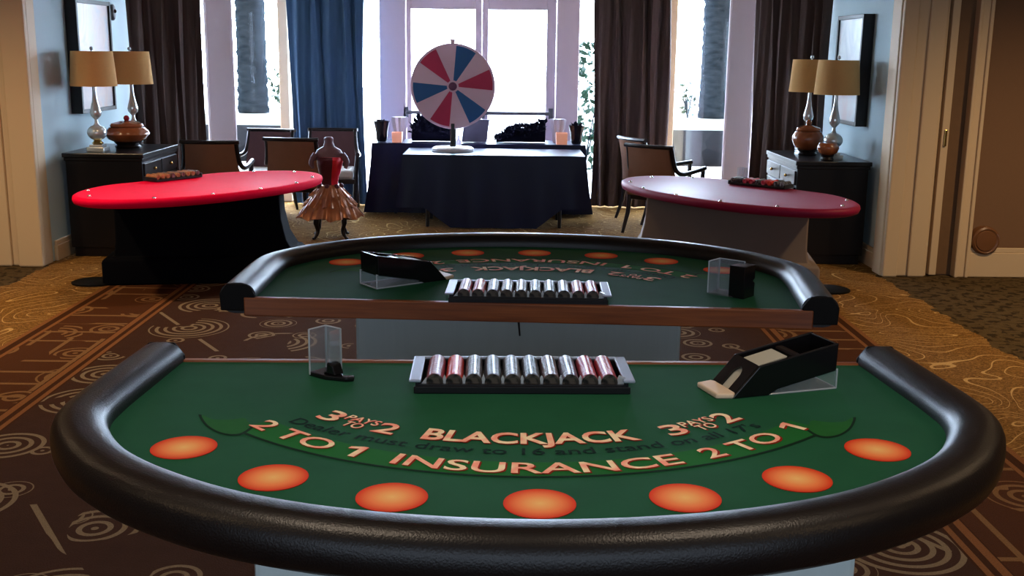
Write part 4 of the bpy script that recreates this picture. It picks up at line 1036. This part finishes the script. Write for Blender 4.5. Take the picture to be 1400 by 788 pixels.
obj('housing', MB().rings([[(x, 0.045*k*math.cos(2*PI*i/24), 0.075*k*math.sin(2*PI*i/24)) for i in range(24)] for x, k in ((0.0, 1.0), (0.02, 1.0), (0.03, 0.85), (0.032, 0.5))]), 'grey_plastic', tm, smooth=True)
obj('lens', MB().ball((0.03, 0, 0.01), 0.02, 12), 'gloss_black', tm, smooth=True)

# ------------------------------------------------------------------ armchairs
def armchair(label, loc, rot, fabric):
    """faces local +y"""
    t = thing('armchair', label, 'armchair', loc, rot, 'upholstered armchairs with dark wood frames')
    s = MB(); s.box((0, 0.24, 0.43), (0.50, 0.50, 0.10)); obj('seat', s, 'seat_fabric', t, bevel=0.03, seg=3)
    obj('seat_frame', MB().box((0, 0.24, 0.36), (0.54, 0.53, 0.05)), 'chair_wood', t, bevel=0.006)
    rs = []
    for z, hw, y in ((0.38, 0.275, 0.00), (0.52, 0.262, -0.015), (0.66, 0.243, -0.04), (0.80, 0.232, -0.075), (0.855, 0.230, -0.09)):
        ring = []
        n = 10
        for i in range(n+1):
            x = -hw + 2*hw*i/n; ring.append((x, y - 0.035*(1-(x/hw)**2) - 0.028, z))
        for i in range(n, -1, -1):
            x = -hw + 2*hw*i/n; ring.append((x, y - 0.035*(1-(x/hw)**2) + 0.028, z))
        rs.append(ring)
    obj('backrest', MB().rings(rs), fabric, t, smooth=True, angle=60)
    tr = MB(); P = [(-0.25 + 0.5*i/10, -0.095-0.035*(1-((-0.25+0.5*i/10)/0.25)**2), 0.872) for i in range(11)]
    tr.tube([(-0.275, -0.09, 0.874)] + P + [(0.275, -0.09, 0.874)], 0.026, 10, flat=0.8); obj('top_rail', tr, 'chair_wood', t, smooth=True)
    for sx in (-1, 1):
        p = spline([(sx*0.245, -0.09, 0.875), (sx*0.25, -0.055, 0.76), (sx*0.265, -0.02, 0.66), (sx*0.29, 0.05, 0.615), (sx*0.305, 0.20, 0.62), (sx*0.308, 0.46, 0.645)], 6)
        obj('arm', MB().tube(p, 0.023, 10), 'chair_wood', t, smooth=True)
        obj('leg', MB().tube([(sx*0.255, 0.0, 0.40), (sx*0.26, -0.03, 0.2), (sx*0.27, -0.10, 0.0)], [0.026, 0.022, 0.015], 10), 'chair_wood', t, smooth=True)
        obj('leg', MB().tube([(sx*0.30, 0.44, 0.635), (sx*0.285, 0.455, 0.45), (sx*0.27, 0.46, 0.22), (sx*0.268, 0.47, 0.0)], [0.022, 0.025, 0.024, 0.014], 10), 'chair_wood', t, smooth=True)
    return t
A0 = armchair('tan backed armchair turned away, right beside the left console', (-2.83, 10.55, 0), math.radians(4), 'chair_fabric')
dup(A0, (-2.13, 10.98, 0), math.radians(-3), 'tan backed armchair turned away, between the scarlet table and glare tinted curtain')
dup(A0, (1.44, 10.62, 0), math.radians(-40), 'tan backed armchair turned away, behind the burgundy kidney table')
dup(A0, (1.40, 11.50, 0), math.radians(-66), 'armchair in front of the curtain, behind another armchair at the right')
A1 = armchair('dark armchair facing the room in front of the left bay window', (-2.60, 12.02, 0), math.radians(172), 'chair_fabric_dark')
dup(A1, (-1.93, 12.20, 0), math.radians(184), 'dark armchair against the glare tinted curtain behind the dress figure')

# ------------------------------------------------------------------ dress shaped figure on a stool
def dress_figure(loc, rot):
    t = thing('dress_form_stool', 'small dress form with crimson bodice and copper ruffled skirt on carved legs', 'dress form', loc, rot)
    bod = MB(); rs = []
    for z, rx, ry, ox in ((0.47, 0.085, 0.07, 0), (0.52, 0.075, 0.062, 0), (0.60, 0.095, 0.078, 0.0), (0.68, 0.115, 0.10, 0.005), (0.74, 0.122, 0.105, 0.008), (0.765, 0.118, 0.085, 0.008)):
        rs.append([(ox+rx*math.cos(2*PI*i/28), ry*math.sin(2*PI*i/28)*(1.2 if math.sin(2*PI*i/28) < 0 and z > 0.62 else 1), z) for i in range(28)])
    mb = MB().rings(rs)
    bo = obj('bodice', mb, ['corset', 'corset_dark'], t, smooth=True)
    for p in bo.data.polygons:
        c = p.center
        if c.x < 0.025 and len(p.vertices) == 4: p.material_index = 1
    sh = MB(); rs = []
    for z, rx, ry in ((0.75, 0.118, 0.085), (0.79, 0.13, 0.075), (0.83, 0.11, 0.065), (0.86, 0.055, 0.05), (0.90, 0.042, 0.042), (0.935, 0.045, 0.045), (0.95, 0.03, 0.03)):
        rs.append([(rx*math.cos(2*PI*i/24), ry*math.sin(2*PI*i/24), z) for i in range(24)])
    obj('shoulders', sh.rings(rs), 'skin_form', t, smooth=True)
    for s in (-1, 1):
        bw = MB().tube(spline([(s*0.12, -0.02, 0.79), (s*0.165, -0.03, 0.72), (s*0.15, -0.05, 0.66)], 5), [0.03]*4+[0.024]*4+[0.016]*3, 10)
        obj('sleeve', bw, 'skin_form', t, smooth=True)
    for k, (z0, z1, r0, r1) in enumerate(((0.505, 0.385, 0.085, 0.185), (0.43, 0.305, 0.145, 0.245), (0.345, 0.205, 0.205, 0.305))):
        rs = []; n = 144
        for q in range(8):
            f = q/7; r = r0 + (r1-r0)*f**0.85; z = z0 + (z1-z0)*f; am = 0.016*f**1.5
            row = []
            for i in range(n):
                a = 2*PI*i/n; w = math.sin(21*a+k*1.3) + 0.6*math.sin(34*a+k*2.1+f)
                row.append(((r+am*w)*math.cos(a), (r+am*w)*math.sin(a), z + 0.014*f*math.sin(8*a+k*2.0) + 0.006*f*math.sin(17*a)))
            rs.append(row)
        obj('skirt_tier', MB().rings(rs), 'skirt_gold', t, smooth=True, angle=80)
    obj('seat_ring', MB().lathe([(0.22, 0.20), (0.27, 0.205), (0.27, 0.235), (0.2, 0.25)], 32), 'skirt_dark', t, smooth=True)
    for k in range(7):
        a = 2*PI*k/7; obj('rosette', MB().ball((0.105*math.cos(a), 0.09*math.sin(a), 0.49), 0.026, 10), 'corset_dark', t, smooth=True)
    for k in range(4):
        a = PI/4+PI/2*k; c, s = math.cos(a), math.sin(a)
        obj('leg', MB().tube(spline([(c*0.17, s*0.17, 0.22), (c*0.185, s*0.185, 0.15), (c*0.165, s*0.165, 0.08), (c*0.20, s*0.20, 0.02), (c*0.225, s*0.225, 0.008)], 5), [0.026]*6+[0.02]*8+[0.014]*7, 10), 'urn_dark', t, smooth=True)
dress_figure((-1.66, 10.28, 0), 0.12)
